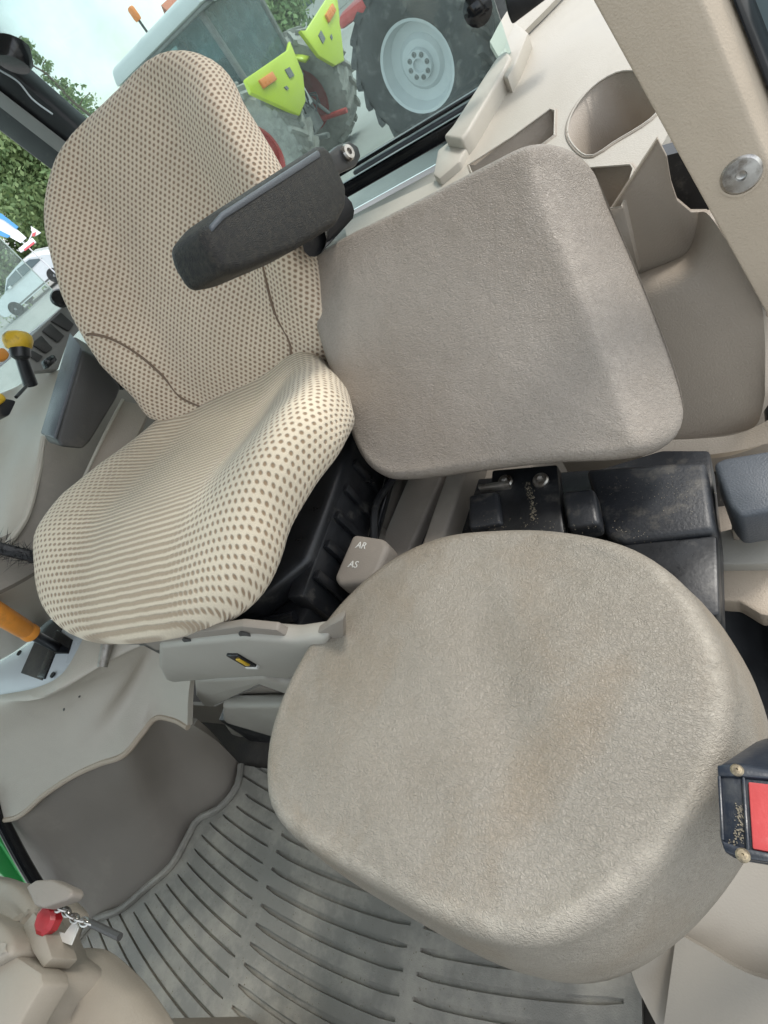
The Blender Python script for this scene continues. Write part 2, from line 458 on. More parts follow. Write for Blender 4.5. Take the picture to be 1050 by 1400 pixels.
def sheet(name, lines, thick, mat, parent=None, n=40, m=None, smooth=50, away=None):
    """moulded panel: a surface through several 3D polylines, thickened away from the viewer's side"""
    L = [catmull(l, n) for l in lines]
    m = m or max(2, 5 * (len(L) - 1) + 1)
    if len(L) == 2: G = [[a.lerp(b, j / (m - 1)) for a, b in zip(*L)] for j in range(m)]
    else:
        cols = [catmull([l[i] for l in L], m) for i in range(n)]
        G = [[cols[i][j] for i in range(n)] for j in range(m)]
    bm = bmesh.new()
    V = [[bm.verts.new(p) for p in row] for row in G]
    for j in range(m - 1):
        for i in range(n - 1): bm.faces.new((V[j][i], V[j][i + 1], V[j + 1][i + 1], V[j + 1][i]))
    bm.normal_update()
    cen = sum((v.co for v in bm.verts), Vector()) / len(bm.verts)
    avg = sum((f.normal for f in bm.faces), Vector())
    sgn = -1 if avg.dot((away if away is not None else CAM) - cen) > 0 else 1
    nb = {}
    for row in V:
        for v in row: nb[v] = bm.verts.new(v.co + v.normal * thick * sgn)
    for f in [f for f in bm.faces if all(v in nb for v in f.verts)]:
        bm.faces.new([nb[v] for v in reversed(f.verts)])
    for e in [e for e in bm.edges if e.is_boundary and e.verts[0] in nb and e.verts[1] in nb]:
        a, b = e.verts
        try: bm.faces.new((a, b, nb[b], nb[a]))
        except ValueError: pass
    return frombm(name, bm, mat, parent, smooth)
def tube_bm(bm, pts, r, seg=10, cap=True):
    rs = r if isinstance(r, (list, tuple)) else [r] * len(pts)
    P = [Vector(p) for p in pts]; rings = []
    up = Vector((0, 0, 1))
    for i, p in enumerate(P):
        t = (P[min(i + 1, len(P) - 1)] - P[max(i - 1, 0)]).normalized()
        s = t.cross(up if abs(t.z) < .95 else Vector((1, 0, 0))).normalized(); q = t.cross(s)
        rings.append([bm.verts.new(p + (s * math.cos(2 * math.pi * k / seg) + q * math.sin(2 * math.pi * k / seg)) * rs[i]) for k in range(seg)])
    for a, b in zip(rings, rings[1:]):
        for k in range(seg): bm.faces.new((a[k], a[(k + 1) % seg], b[(k + 1) % seg], b[k]))
    if cap:
        bm.faces.new(rings[0][::-1]); bm.faces.new(rings[-1])
def tube(name, pts, r, mat, parent=None, seg=10):
    bm = bmesh.new(); tube_bm(bm, pts, r, seg)
    return frombm(name, bm, mat, parent, 40)
def lathe(name, prof, base, axis, mat, parent=None, seg=28, smooth=40, cap=True):
    """prof: list of (radius, height) revolved about axis through base"""
    base = Vector(base); ax = Vector(axis).normalized()
    s = ax.cross(Vector((0, 0, 1)) if abs(ax.z) < .9 else Vector((1, 0, 0))).normalized(); q = ax.cross(s)
    bm = bmesh.new(); rings = []
    for r, h in prof:
        if r < 1e-6: rings.append([bm.verts.new(base + ax * h)])
        else: rings.append([bm.verts.new(base + ax * h + (s * math.cos(2 * math.pi * k / seg) + q * math.sin(2 * math.pi * k / seg)) * r) for k in range(seg)])
    for a, b in zip(rings, rings[1:]):
        for k in range(seg):
            k2 = (k + 1) % seg
            if len(a) == 1 and len(b) == 1: continue
            if len(a) == 1: bm.faces.new((a[0], b[k2], b[k]))
            elif len(b) == 1: bm.faces.new((a[k], a[k2], b[0]))
            else: bm.faces.new((a[k], a[k2], b[k2], b[k]))
    for rg in (rings[0], rings[-1]):
        if cap and len(rg) > 2: bm.faces.new(rg)
    return frombm(name, bm, mat, parent, smooth)
def bolt(name, p, axis, r, mat, parent):
    ax = Vector(axis).normalized()
    return lathe(name, [(r, 0), (r, r * .35), (r * .85, r * .6), (r * .42, r * .6), (r * .40, r * .25), (0, r * .2)], Vector(p), ax, mat, parent, 18, 30)
def towards(p):
    return (CAM - Vector(p)).normalized()

exec_order = []
# ================================================================== CAB SHELL (the setting inside)
FLOOR = tag(slab('cab_floor', [(-1.62, -.75, 0), (.10, -.75, 0), (.10, 1.25, 0), (-1.62, 1.25, 0)], (0, 0, -.05), 'floor_dirt', None, 0), 'dark dirty steel floor of the tractor cab under the mat', 'floor', None, 'structure')

FW = tag(slab('front_light_block', [(-1.52, -.80, .0), (.10, -.80, .0), (.10, -.80, .82), (-1.52, -.80, .82)], (0, -.06, 0), 'dark_grey', None, .01), 'unseen dark wall added at the cab front to block low light', 'wall', None, 'structure')  # added out of view to keep front light off the footwell
# ---- floor mat with real slots
def mat_curve(x, y0): return y0 + .31 * (x + .63) ** 2
edge_px = [(331, 1046), (326, 1075), (302, 1105), (272, 1121), (256, 1150), (236, 1184), (202, 1214), (166, 1244), (131, 1258), (104, 1290)]
edge3 = catmull([atz(x, y, .012) for x, y in edge_px], 26)
mat_out = edge3 + [Vector((-1.42, -.42, .012)), Vector((-1.30, -.62, .012)), Vector((-.2, -.62, .012)), Vector((-.2, .02, .012)), Vector((-.2, .16, .012))]
bm = bmesh.new()
a = [bm.verts.new(p) for p in mat_out]; b = [bm.verts.new(p - Vector((0, 0, .009))) for p in mat_out]
bm.faces.new(a); bm.faces.new(b[::-1])
for i in range(len(a)): bm.faces.new((a[i], b[i], b[(i + 1) % len(a)], a[(i + 1) % len(a)]))
MATO = frombm('floor_mat', bm, 'mat_rubber', None, 30)
tag(MATO, 'grey slotted rubber floor mat in front of the driver seat', 'mat')
cb = bmesh.new()
def slot(x0, x1, y0, hw):
    N = 12; top, bot = [], []
    for k in range(N + 1):
        x = x0 + (x1 - x0) * k / N; y = mat_curve(x, y0)
        w = hw * (1 if 0 < k < N else .55)
        top.append((x, y + w)); bot.append((x, y - w))
    ring = top + bot[::-1]
    va = [cb.verts.new((x, y, .02)) for x, y in ring]; vb = [cb.verts.new((x, y, .0055)) for x, y in ring]
    cb.faces.new(va); cb.faces.new(vb[::-1])
    for i in range(len(va)): cb.faces.new((va[i], vb[i], vb[(i + 1) % len(va)], va[(i + 1) % len(va)]))
def edge_x(y):
    best = -1.5
    for p, q in zip(edge3, edge3[1:]):
        if (p.y - y) * (q.y - y) <= 0 and abs(p.y - q.y) > 1e-6:
            best = max(best, p.x + (q.x - p.x) * (y - p.y) / (q.y - p.y))
    return best
for k in range(-4, 17):
    y0 = .012 - .0303 * k
    xl = -1.2
    for _ in range(6): xl = edge_x(mat_curve(xl, y0)) + .035
    if y0 < -.30: xl = -1.36
    if k >= -1 or True:
        if xl < -.93: slot(xl, -.908, y0, .0027)
    slot(-.882, -.552, y0 , .0046)
    slot(-.528, -.222, y0, .0048)
bmesh.ops.recalc_face_normals(cb, faces=cb.faces)
cme = bpy.data.meshes.new('cutter'); cb.to_mesh(cme); cb.free()
cob = bpy.data.objects.new('cutter', cme); COL.objects.link(cob)
bo = MATO.modifiers.new('slots', 'BOOLEAN'); bo.object = cob; bo.operation = 'DIFFERENCE'; bo.solver = 'EXACT'
dg = bpy.context.evaluated_depsgraph_get()
nm = bpy.data.meshes.new_from_object(MATO.evaluated_get(dg))
MATO.modifiers.clear(); MATO.data = nm; nm.name = 'floor_mat'
nm.set_sharp_from_angle(angle=R(30))
bpy.data.objects.remove(cob)
# raised lip along the mat's edge
tube('lip', [p + Vector((0, 0, .004)) for p in edge3], .008, 'mat_rubber', MATO, 8)

# ---- cab roof, outer body and posts (out of view above; shades the inside as in the real cab)
ROOF = thing('cab_roof', (-.7, .3, 1.85), 'pale cab roof above the seats, out of the frame', 'roof')
slab('roof_panel', [(-1.55, -.55, 1.85), (.05, -.55, 1.85), (.05, 1.35, 1.85), (-1.55, 1.35, 1.85)], (0, 0, .12), 'headliner', ROOF, .03, 3)

# ---- rear window: frame rail, glass, latch
RW = thing('rear_window', (-.6, 1.25, .68), 'dusty rear window glass with black bottom rail behind the driver seat', 'window')
slab('glass_pane', [(-1.26, 1.26, .62), (-.235, 1.26, .62), (-.225, 1.30, 1.85), (-1.26, 1.30, 1.85)], (0, .005, 0), 'glass_rear', RW, 0)
slab('bottom_rail', [(-1.25, 1.235, .655), (-.22, 1.235, .655), (-.22, 1.235, .684), (-1.25, 1.235, .684)], (0, .022, 0), 'black_gloss', RW, .006, 3)
slab('rail_trim', [(-.60, 1.225, .690), (-.24, 1.225, .690), (-.24, 1.225, .698), (-.60, 1.225, .698)], (0, .02, 0), 'armrest_strip', RW, .003, 2)
slab('seal', [(-1.25, 1.222, .703), (-.24, 1.222, .703), (-.24, 1.222, .710), (-1.25, 1.222, .710)], (0, .018, 0), 'black_gloss', RW, .002, 2)
slab('corner_block', [at(x, y, ('y', 1.2)) for x, y in [(688, -10), (760, -10), (700, 35), (694, 20)]], (0, .04, 0), 'black_metal', RW, .004)
lathe('hinge_knob', [(.008, 0), (.022, .004), (.024, .018), (.014, .026), (0, .027)], aty(655, 8, 1.2), (0, -1, 0), 'black_gloss', RW, 16)

# ---- rear corner post
PO = thing('rear_post', (-1.25, 1.25, 0), 'black rear cab post between the rear and the side window', 'post')
lo_e, hi_e = aty(112, 180, 1.20), aty(-70, 22, 1.20)
lo_f, hi_f = aty(96, 254, 1.20), aty(-70, 128, 1.20)
up_e = hi_e + (hi_e - lo_e) * ((1.84 - hi_e.z) / (hi_e.z - lo_e.z)); up_f = hi_f + (hi_f - lo_f) * ((1.84 - hi_f.z) / (hi_f.z - lo_f.z))
dn_e = lo_e + (lo_e - hi_e) * ((lo_e.z - .10) / (hi_e.z - lo_e.z)); dn_f = lo_f + (lo_f - hi_f) * ((lo_f.z - .10) / (hi_f.z - lo_f.z))
pq = [up_e, up_f, lo_f, dn_f, dn_e, lo_e]
loftbox('post_tube', pq, [p + Vector((0, .05, 0)) for p in pq], 'black_metal', PO, .008, 3)
tube('cable', catmull([aty(*p, 1.185) for p in [(-40, 70), (0, 96), (25, 112), (45, 136), (72, 156)]], 24), .0018, 'plate_silver', PO, 6)
loftbox('inner_channel', [aty(*p, 1.192) for p in [(-70, 70), (-70, 92), (90, 216), (98, 200)]], [aty(*p, 1.199) for p in [(-70, 70), (-70, 92), (90, 216), (98, 200)]], 'mid_grey', PO, .001, 1)
loftbox('bracket', [aty(*p, 1.17) for p in [(-60, 30), (-60, 75), (20, 90), (33, 79), (0, 50)]], [aty(*p, 1.20) for p in [(-60, 30), (-60, 75), (20, 90), (33, 79), (0, 50)]], 'black_metal', PO, .004)
lathe('work_lamp', [(.012, -.02), (.030, -.015), (.034, .01), (.028, .022), (0, .024)], aty(18, 72, 1.15), (-.2, -.6, -.5), 'black_gloss', PO, 18)

# ---- right side window glass and sill
SW = thing('side_window', (-1.5, .5, .7), 'clear side window beside the control console', 'window')
slab('glass_pane', [(-1.57, -.60, .10), (-1.57, 1.16, .60), (-1.47, 1.16, 1.85), (-1.47, -.60, 1.85)], (-.005, 0, 0), 'glass_side', SW, 0)
slab('sill_rail', [atx(*p, -1.40) for p in [(-40, 520), (73, 430), (76, 438), (-36, 533)]], (-.03, 0, 0), 'plate_silver', SW, .003)

# ================================================================== CONTROL CONSOLE (driver's right)
CC = thing('control_console', (-1.2, .4, 0), 'pale console with yellow and orange levers beside the driver seat', 'console')
# grey switch panel under the side window
sp = ('x', -1.30)
pslab('switch_panel', [(40, 462), (98, 408), (128, 430), (92, 470), (80, 505), (40, 508)], sp, (-.03, 0, 0), 'mid_grey', CC, .003)
for q in [[(58, 452), (69, 441), (89, 459), (80, 468)], [(43, 470), (57, 458), (73, 476), (64, 483)], [(70, 438), (83, 426), (102, 443), (95, 453)], [(38, 484), (44, 478), (60, 487), (53, 495)]]:
    pslab('switch_flap', q, ('x', -1.292), (-.008, 0, 0), 'dark_grey', CC, .003)
# moulded light shell
s1 = [atx(*p, z) for p, z in [((-60, 560), -1.45), ((20, 530), -1.42), ((45, 512), -1.38), ((86, 505), -1.30), ((104, 500), -1.22)]]
s2 = [atx(*p, z) for p, z in [((-60, 600), -1.38), ((0, 580), -1.34), ((30, 560), -1.30), ((62, 560), -1.22), ((80, 560), -1.14)]]
s3 = [atx(*p, z) for p, z in [((-60, 660), -1.30), ((0, 620), -1.27), ((30, 592), -1.22), ((52, 590), -1.15), ((60, 600), -1.10)]]
s4 = [atx(*p, z) for p, z in [((-60, 720), -1.25), ((-10, 668), -1.21), ((20, 640), -1.16), ((42, 645), -1.11), ((52, 650), -1.09)]]
s5 = [atx(*p, z) for p, z in [((-60, 830), -1.22), ((-20, 775), -1.15), ((0, 750), -1.12), ((22, 735), -1.10), ((40, 730), -1.085)]]
sheet('shell', [s1, s2, s3, s4, s5], .012, 'beige_pale', CC, 40)
tube('shell_edge', catmull([atx(*p, z) for p, z in [((60, 598), -1.095), ((51, 650), -1.085), ((36, 705), -1.075), ((10, 745), -1.07)]], 20), .006, 'beige_pale', CC, 8)
g1 = [atx(*p, -1.085) for p in [(-60, 765), (0, 735), (38, 712), (56, 640), (72, 585), (125, 520), (200, 470)]]
g2 = [atx(*p, -1.04) for p in [(-60, 835), (-10, 812), (30, 792), (62, 772), (110, 738), (170, 670), (230, 580), (260, 540)]]
sheet('inner_side', [g1, g2], .015, 'grey_trim', CC, 30, 8)
sheet('rear_rim', [[atx(*p, -1.045) for p in [(-60, 832), (-10, 810), (30, 790), (62, 770), (130, 728)]], [atz(*p, .478) for p in [(-60, 925), (0, 902), (40, 876), (70, 846), (125, 850)]]], .012, 'beige_pale', CC, 24, 6)
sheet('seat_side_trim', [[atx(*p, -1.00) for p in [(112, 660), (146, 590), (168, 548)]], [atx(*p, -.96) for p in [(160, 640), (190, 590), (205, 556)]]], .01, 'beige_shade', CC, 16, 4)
tube('trim_edge', catmull([atx(*p, -.998) for p in [(108, 668), (128, 625), (146, 588), (168, 546)]], 16), .003, 'beige_pale', CC, 8)
# lower shell: rim around the silver plate, body, lower moulding
rim = [((-70, 1000), .47), ((0, 966), .47), ((55, 956), .47), ((95, 935), .475), ((122, 896), .48), ((136, 862), .485)]
rim0 = [((-70, 960), .475), ((0, 950), .475), ((50, 940), .475), ((84, 922), .48), ((105, 890), .485), ((118, 862), .49)]
body = [((-60, 1040), .40), ((0, 1010), .40), ((60, 985), .39), ((120, 950), .39), ((170, 915), .40), ((215, 870), .42), ((300, 880), .42)]
mold = [((-20, 1120), .27), ((22, 1117), .27), ((60, 1086), .28), ((100, 1060), .285), ((135, 1044), .285), ((168, 1032), .285), ((192, 1004), .285), ((212, 981), .285), ((238, 984), .28), ((256, 994), .275)]
bod2 = [((-40, 1080), .33), ((10, 1062), .33), ((70, 1030), .33), ((130, 995), .33), ((190, 940), .335), ((262, 925), .35)]
L_ = lambda q: [atz(*p, z) for p, z in q]
sheet('lower_shell', [L_(rim0), L_(rim), L_(body), L_(bod2), L_(mold)], .012, 'beige_pale', CC, 60, 24)
tube('moulding_edge', catmull([p + Vector((0, 0, -.002)) for p in L_(mold)], 50), .006, 'beige', CC, 8)
# dark lower side wall down to the floor
fl = [Vector((p.x, p.y, .004)) for p in (atz(x, y, 0) for x, y in [(60, 1275), (112, 1268), (150, 1252), (190, 1222), (222, 1195), (245, 1165), (262, 1128), (292, 1108), (318, 1080), (330, 1046)])]
mold_in = [p + Vector((-.012, .004, -.014)) for p in L_([((-20, 1118), .27), ((22, 1114), .27), ((60, 1084), .28), ((100, 1058), .285), ((135, 1042), .285), ((168, 1030), .285), ((192, 1002), .285), ((212, 980), .285), ((238, 983), .28), ((262, 992), .28)])]
mid = [a.lerp(b, .5) + Vector((-.03, .012, -.02)) for a, b in zip(catmull(mold_in, 12), catmull(fl, 12))]
sheet('footwell_side', [mold_in, mid, fl], .012, 'grey_trim', CC, 50, 16)
# silver plate with gate and lever
ppl = ('z', .472)
pslab('gate_plate', [(-60, 900), (0, 905), (40, 880), (70, 848), (120, 866), (108, 895), (92, 924), (60, 944), (0, 955), (-60, 965)], ppl, (0, 0, -.01), 'plate_silver', CC, .002)
pslab('gate_slot', [(28, 920), (62, 843), (86, 855), (57, 930)], ('z', .474), (0, 0, -.012), 'dark_grey', CC, .001, 1)
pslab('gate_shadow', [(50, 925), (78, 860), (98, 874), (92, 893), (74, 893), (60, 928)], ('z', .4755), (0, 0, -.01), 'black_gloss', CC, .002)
for q in [(27, 893), (73, 923)]:
    lathe('plate_screw', [(.006, 0), (.006, .003), (0, .0035)], atz(*q, .474), (0, 0, 1), 'black_metal', CC, 10)
tube('lever_stem', [atz(76, 884, .48), atz(44, 867, .562)], .010, 'black_metal', CC)
hp = [atz(46, 868, .56), atz(25, 856, .60), atz(0, 840, .64), atz(-45, 812, .66)]
LH = lathe('lever_handle', [(.010, 0), (.0165, .006), (.0165, .016), (.0145, .020), (.0165, .026), (.018, .12), (.014, .135), (0, .138)], hp[0], hp[2] - hp[0], 'yellow', CC, 20)
LH.data.materials[0] = MT['orange']
for k, q in enumerate([(92, 952), (113, 952), (92, 970)]):
    lathe('pit_mark', [(.003, 0), (.003, .001), (0, .0012)], atz(*q, .392) + Vector((0, -.002, .006)), (0.1, -.4, 1), 'dark_grey' if k != 0 else 'lamp_red', CC, 8)
# yellow-knobbed lever
kb = atx(33, 530, -1.12)
tube('lever_stem', [atx(42, 526, -1.13), atx(28, 485, -1.10)], [.013, .011], 'black_metal', CC)
lathe('lever_collar', [(.010, 0), (.017, .006), (.018, .026), (.016, .034), (0, .036)], atx(29, 492, -1.10), atx(24, 455, -1.09) - atx(29, 492, -1.10), 'black_metal', CC, 20)
lathe('lever_knob', [(.013, -.004), (.022, .002), (.0255, .014), (.024, .024), (.017, .031), (0, .034)], atx(26, 477, -1.10), atx(24, 455, -1.09) - atx(29, 492, -1.10), 'yellow', CC, 24)
# second yellow lever and orange flap at the picture's edge
pslab('lever_base', [(-30, 556), (4, 543), (24, 547), (14, 568), (-30, 578)], ('x', -1.02), (-.03, 0, .0), 'black_metal', CC, .005)
pslab('lever_cap', [(-20, 545), (2, 535), (12, 545), (0, 554), (-20, 560)], ('x', -1.01), (-.02, 0, .0), 'yellow', CC, .006, 3)
tube('flap_link', [atx(22, 543, -1.03), atx(36, 528, -1.06)], .003, 'black_metal', CC)
pslab('orange_flap', [(-20, 640), (2, 644), (10, 660), (4, 668), (-20, 674)], ('z', .70), (0, 0, -.012), 'orange', CC, .004)
pslab('flap_slot', [(2, 658), (26, 651), (31, 656), (0, 668)], ('z', .697), (0, 0, -.01), 'black_metal', CC, .002)
pslab('orange_toggle', [(-8, 478), (6, 474), (15, 484), (10, 492), (-8, 492)], ('x', -1.2), (-.02, 0, 0), 'orange', CC, .005)
lathe('side_knob', [(.008, 0), (.020, .004), (.021, .016), (.015, .022), (0, .023)], atx(85, 410, -1.27), (.6, -.5, .5), 'black_gloss', CC, 18)
pslab('shift_toggle', [(60, 492), (74, 483), (80, 492), (66, 504)], ('x', -1.22), (-.02, 0, 0), 'black_gloss', CC, .005)
tube('lever_pin', [atx(148, 873, -1.0), atx(140, 912, -1.0)], [.011, .009], 'steel_dull', CC)
# black brush seal strip by the seat edge: a tuft of bristles
bm = bmesh.new()
b0, b1 = atx(-30, 742, -1.035), atx(64, 766, -1.0)
for k in range(420):
    f = random.random(); p = b0.lerp(b1, f) + Vector((random.uniform(-.012, .012), random.uniform(-.012, .012), random.uniform(-.01, .01)))
    d = Vector((random.gauss(0, 1), random.gauss(0, 1), random.gauss(0.3, .8))).normalized() * random.uniform(.012, .035)
    s = Vector((random.gauss(0, 1), random.gauss(0, 1), random.gauss(0, 1))).normalized() * .0008
    bm.faces.new([bm.verts.new(p - s), bm.verts.new(p + s), bm.verts.new(p + d)])
tag(frombm('bristles', bm, 'black_metal', CC), None, None, None, 'stuff')
tube('brush_core', [b0, b1], .010, 'black_metal', CC, 8)

# ================================================================== DRIVER SEAT
DS = thing('driver_seat', (-.69, .45, 0), 'beige dotted cloth driver seat with raised black armrest', 'seat')
def pillow(name, rows, mat, parent, topf, M=72, ribf=None, wide=None):
    """rows: (centre, right axis, normal axis, half width, half thickness, v).  topf(s, v) lifts the face along the normal."""
    verts, faces, uvl, rib = [], [], [], []
    for (c, ax, nx, w, t, v) in rows:
        ring = []
        for k in range(M):
            a = 2 * math.pi * k / M + math.pi / 2
            ca, sa = math.cos(a), math.sin(a)
            x = math.copysign(abs(ca) ** .62, ca); y = math.copysign(abs(sa) ** .75, sa)
            p = c + ax * (w * x * (wide(v) if wide and x > 0 else 1)) + nx * (t * y)
            face = max(0, min(1, .5 + y))
            p = p + nx * topf(x, v) * (.45 + .55 * face) * min(1, w / .13)
            ring.append(p)
        L = [0.0]
        for k in range(1, M): L.append(L[-1] + (ring[k] - ring[k - 1]).length)
        half = L[M // 2]
        for k in range(M):
            verts.append(ring[k])
            u = L[k] if k <= M // 2 else L[k] - (L[-1] + (ring[0] - ring[-1]).length)
            uvl.append((u, v)); rib.append(ribf(u, v, w) if ribf else 1.0)
    for j in range(len(rows) - 1):
        for k in range(M):
            faces.append((j * M + k, j * M + (k + 1) % M, (j + 1) * M + (k + 1) % M, (j + 1) * M + k))
    faces.append(tuple(range(M))[::-1]); faces.append(tuple((len(rows) - 1) * M + k for k in range(M)))
    me = bpy.data.meshes.new(name); me.from_pydata([tuple(p) for p in verts], [], faces)
    bmx = bmesh.new(); bmx.from_mesh(me); bmesh.ops.recalc_face_normals(bmx, faces=bmx.faces); bmx.to_mesh(me); bmx.free()
    ul = me.uv_layers.new(name='UVMap')
    for poly in me.polygons:
        for li in poly.loop_indices:
            vi = me.loops[li].vertex_index
            u, v = uvl[vi]
            ul.data[li].uv = (u, v)
        us = [ul.data[li].uv[0] for li in poly.loop_indices]
        if max(us) - min(us) > .2 and len(us) == 4:      # seam quad behind
            for li in poly.loop_indices:
                if ul.data[li].uv[0] < 0: ul.data[li].uv[0] += (max(us) - min(us))
    at_ = me.attributes.new('rib', 'FLOAT', 'POINT')
    for i, r in enumerate(rib): at_.data[i].value = r
    finish(me, 80)
    return link(name, me, mat, parent)
def interp(tab, v):
    for (a, fa), (b, fb) in zip(tab, tab[1:]):
        if v <= b:
            t = max(0, (v - a) / (b - a)); t = t * t * (3 - 2 * t) if False else t
            return fa + (fb - fa) * t
    return tab[-1][1]
# backrest
BC = Vector((-.684, .676, .640))
BU = Vector((0, .19, .35)).normalized()
BX = Vector((1, .13, 0)).normalized(); BU = (BU - BX * BU.dot(BX)).normalized(); BN = BU.cross(BX) * -1
if BN.y > 0: BN = -BN
wt = [(-.06, .06), (-.052, .115), (-.04, .155), (-.02, .195), (.01, .225), (.05, .216), (.10, .224), (.16, .229), (.20, .228), (.25, .222), (.30, .212), (.33, .205)] + [(.33 + .126 * k / 14, .205 * max(.0005, 1 - (k / 14) ** 2.3) ** (1 / 2.3)) for k in range(1, 15)]
tt = [(-.06, .012), (-.045, .03), (-.02, .042), (.03, .05), (.3, .045), (.39, .04), (.425, .034), (.446, .022), (.455, .008)]
def back_top(s, v):
    q = max(0, (abs(s) - .42) / .58)
    amp = interp([(-.06, .02), (.02, .05), (.12, .085), (.24, .088), (.33, .070), (.40, .036), (.46, .012)], v)
    lum = .018 * math.exp(-((v - .08) / .09) ** 2) * (1 - abs(s))
    return amp * q * q * (3 - 2 * q) * .9 + lum
vs = [-.06, -.055, -.045, -.033, -.02] + [-.005 + i * .0125 for i in range(34)] + [.418, .427, .436, .443, .449, .453, .455]
rows = [(BC + BU * v, BX, BN, interp(wt, v), interp(tt, v), v) for v in vs]
back = pillow('backrest', rows, 'fabric_back', DS, back_top, 96, lambda u, v, w: 1.0)
def on_back(s, v, lift=.002):
    w, t = interp(wt, v), interp(tt, v)
    ca = math.copysign(abs(s) ** (1 / .62), s); sa = math.sqrt(max(0, 1 - ca * ca)); y = sa ** .75
    return BC + BU * v + BX * (w * s) + BN * (t * y + back_top(s, v) * (.45 + .55 * min(1, .5 + y)) + lift)
for sg in (-1, 1):
    sm = catmull([on_back(sg * s, v, .0005) for s, v in [(.985, .165), (.88, .17), (.76, .150), (.66, .11), (.60, .06), (.55, .01), (.48, -.04)]], 60)
    tube('seam', sm, .0022, 'seam', back, 6)
# back shell (dark)
rows2 = [(BC + BU * v - BN * .045, BX, BN, interp(wt, v) * .88, .025, v) for v in vs if -.02 < v < .40]
pillow('back_shell', rows2, 'dark_grey', DS, lambda s, v: back_top(s, v) * .5, 48)

# seat cushion
SYAW = R(0)
SCx, SZ = -.713, .600
VL = .475
sw_ = [(-.03, .13), (0, .165), (.05, .200), (.12, .244), (.20, .268), (.27, .270), (.33, .260), (.37, .245)] + [(.37 + .105 * k / 12, .245 * max(.002, 1 - (k / 12) ** 2.7) ** (1 / 2.7)) for k in range(1, 13)]
st_ = [(-.03, .03), (0, .045), (.05, .05), (.38, .05), (.43, .042), (.455, .032), (.468, .02), (.475, .006)]
def seat_top(s, v):
    q = max(0, (abs(s) - .34) / .66)
    amp = interp([(-.03, .012), (.05, .030), (.16, .055), (.24, .06), (.32, .048), (.42, .02), (.475, 0)], v)
    return amp * q * q * (3 - 2 * q)
def seat_c(v):
    z = SZ + .012 - .05 * max(0, (v - .30) / .2) ** 1.7 + .02 * math.exp(-((v - .33) / .1) ** 2) - .012 * math.exp(-((v - .1) / .1) ** 2)
    return Vector((SCx - .02 * (v / .5) + .014 * math.exp(-((v - .2) / .13) ** 2), .675 - v, z))
vv = [-.03, -.02, -.01, 0] + [.0125 * i for i in range(1, 34)] + [.422, .432, .441, .449, .456, .462, .467, .471, .4735, .475]
AXs, NXs = Vector((1, 0, 0)), Vector((0, -.06, 1)).normalized()
AXs = Vector((1, .07, 0)).normalized()
rowsS = [(seat_c(v), AXs, NXs, interp(sw_, v), interp(st_, v), v) for v in vv]
def ribf(u, v, w):
    q = max(0, min(1, (abs(u) - .075 - .05 * math.exp(-((v - .1) / .12) ** 2) + .16 * max(0, v - .3)) / .16))
    q = q * q * (3 - 2 * q)
    return .16 + .84 * q
seat = pillow('seat_cushion', rowsS, 'fabric_seat', DS, seat_top, 96, ribf, lambda v: 1 + .15 * math.exp(-((v - .27) / .13) ** 2))
def on_seat(s, v, lift=.0005):
    w, t = interp(sw_, v), interp(st_, v)
    ca = math.copysign(abs(s) ** (1 / .62), s); sa = math.sqrt(max(0, 1 - ca * ca)); y = sa ** .75
    return seat_c(v) + AXs * (w * s) + NXs * (t * y + seat_top(s, v) * (.45 + .55 * min(1, .5 + y)) + lift)

# raised left armrest
ax0, ax1 = -.375, -.430
near = [(277, 312), (298, 286), (440, 195), (452, 203), (476, 258), (475, 282), (463, 306), (408, 339), (334, 370), (306, 374), (286, 340)]
n3 = [atx(*p, ax0) for p in near]
c3 = sum(n3, Vector()) / len(n3)
arm = loftbox('armrest', n3, [p + Vector((ax1 - ax0, 0, 0)) for p in n3], 'armrest_vinyl', DS, .012, 4)
st = [(288, 308), (304, 289), (436, 204), (440, 214), (307, 300), (291, 318)]
loftbox('armrest_pad', [atx(*p, ax0 + .0015) for p in st], [atx(*p, ax0 + .0015) + Vector((ax1 - ax0 + .004, 0, 0)) for p in st], 'armrest_strip', arm, .003, 2)
# armrest pivot bracket
pslab('armrest_bracket', [(430, 225), (462, 198), (478, 192), (490, 200), (494, 214), (488, 226), (474, 232), (450, 246)], ('x', -.40), (-.012, 0, 0), 'black_metal', DS, .003)
bolt('pivot_bolt', atx(474, 210, -.398), (1, -.2, .2), .011, 'steel', DS)
tube('armrest_arm', [atx(465, 285, -.42), atx(430, 330, -.43), BC + BU * .17 + BX * .25], [.022, .02, .02], 'black_metal', DS, 12)
# lowered right armrest
rn = [(113, 478), (135, 490), (166, 530), (160, 545), (124, 604), (114, 614), (84, 611), (78, 600)]
rf = [(99, 458), (120, 470), (150, 515), (146, 530), (108, 600), (98, 608), (66, 606), (59, 595)]
ra = loftbox('armrest', [atx(*p, -.935) for p in rn], [atx(*p, -1.00) for p in rf], 'dark_grey', DS, .006, 3)
rs_n = [(112, 478), (77, 600), (74, 604), (110, 474)]
loftbox('armrest_pad', [atx(*p, -.938) + Vector((0, 0, .004)) for p in [(113, 476), (116, 484), (80, 603), (76, 600)]], [atx(*p, -1.0) + Vector((0, 0, .004)) for p in [(98, 456), (100, 460), (62, 597), (58, 594)]], 'armrest_strip', ra, .003, 2)
tube('armrest_arm', [atx(160, 520, -.96), BC + BU * .10 - BX * .27], .02, 'black_metal', DS, 12)

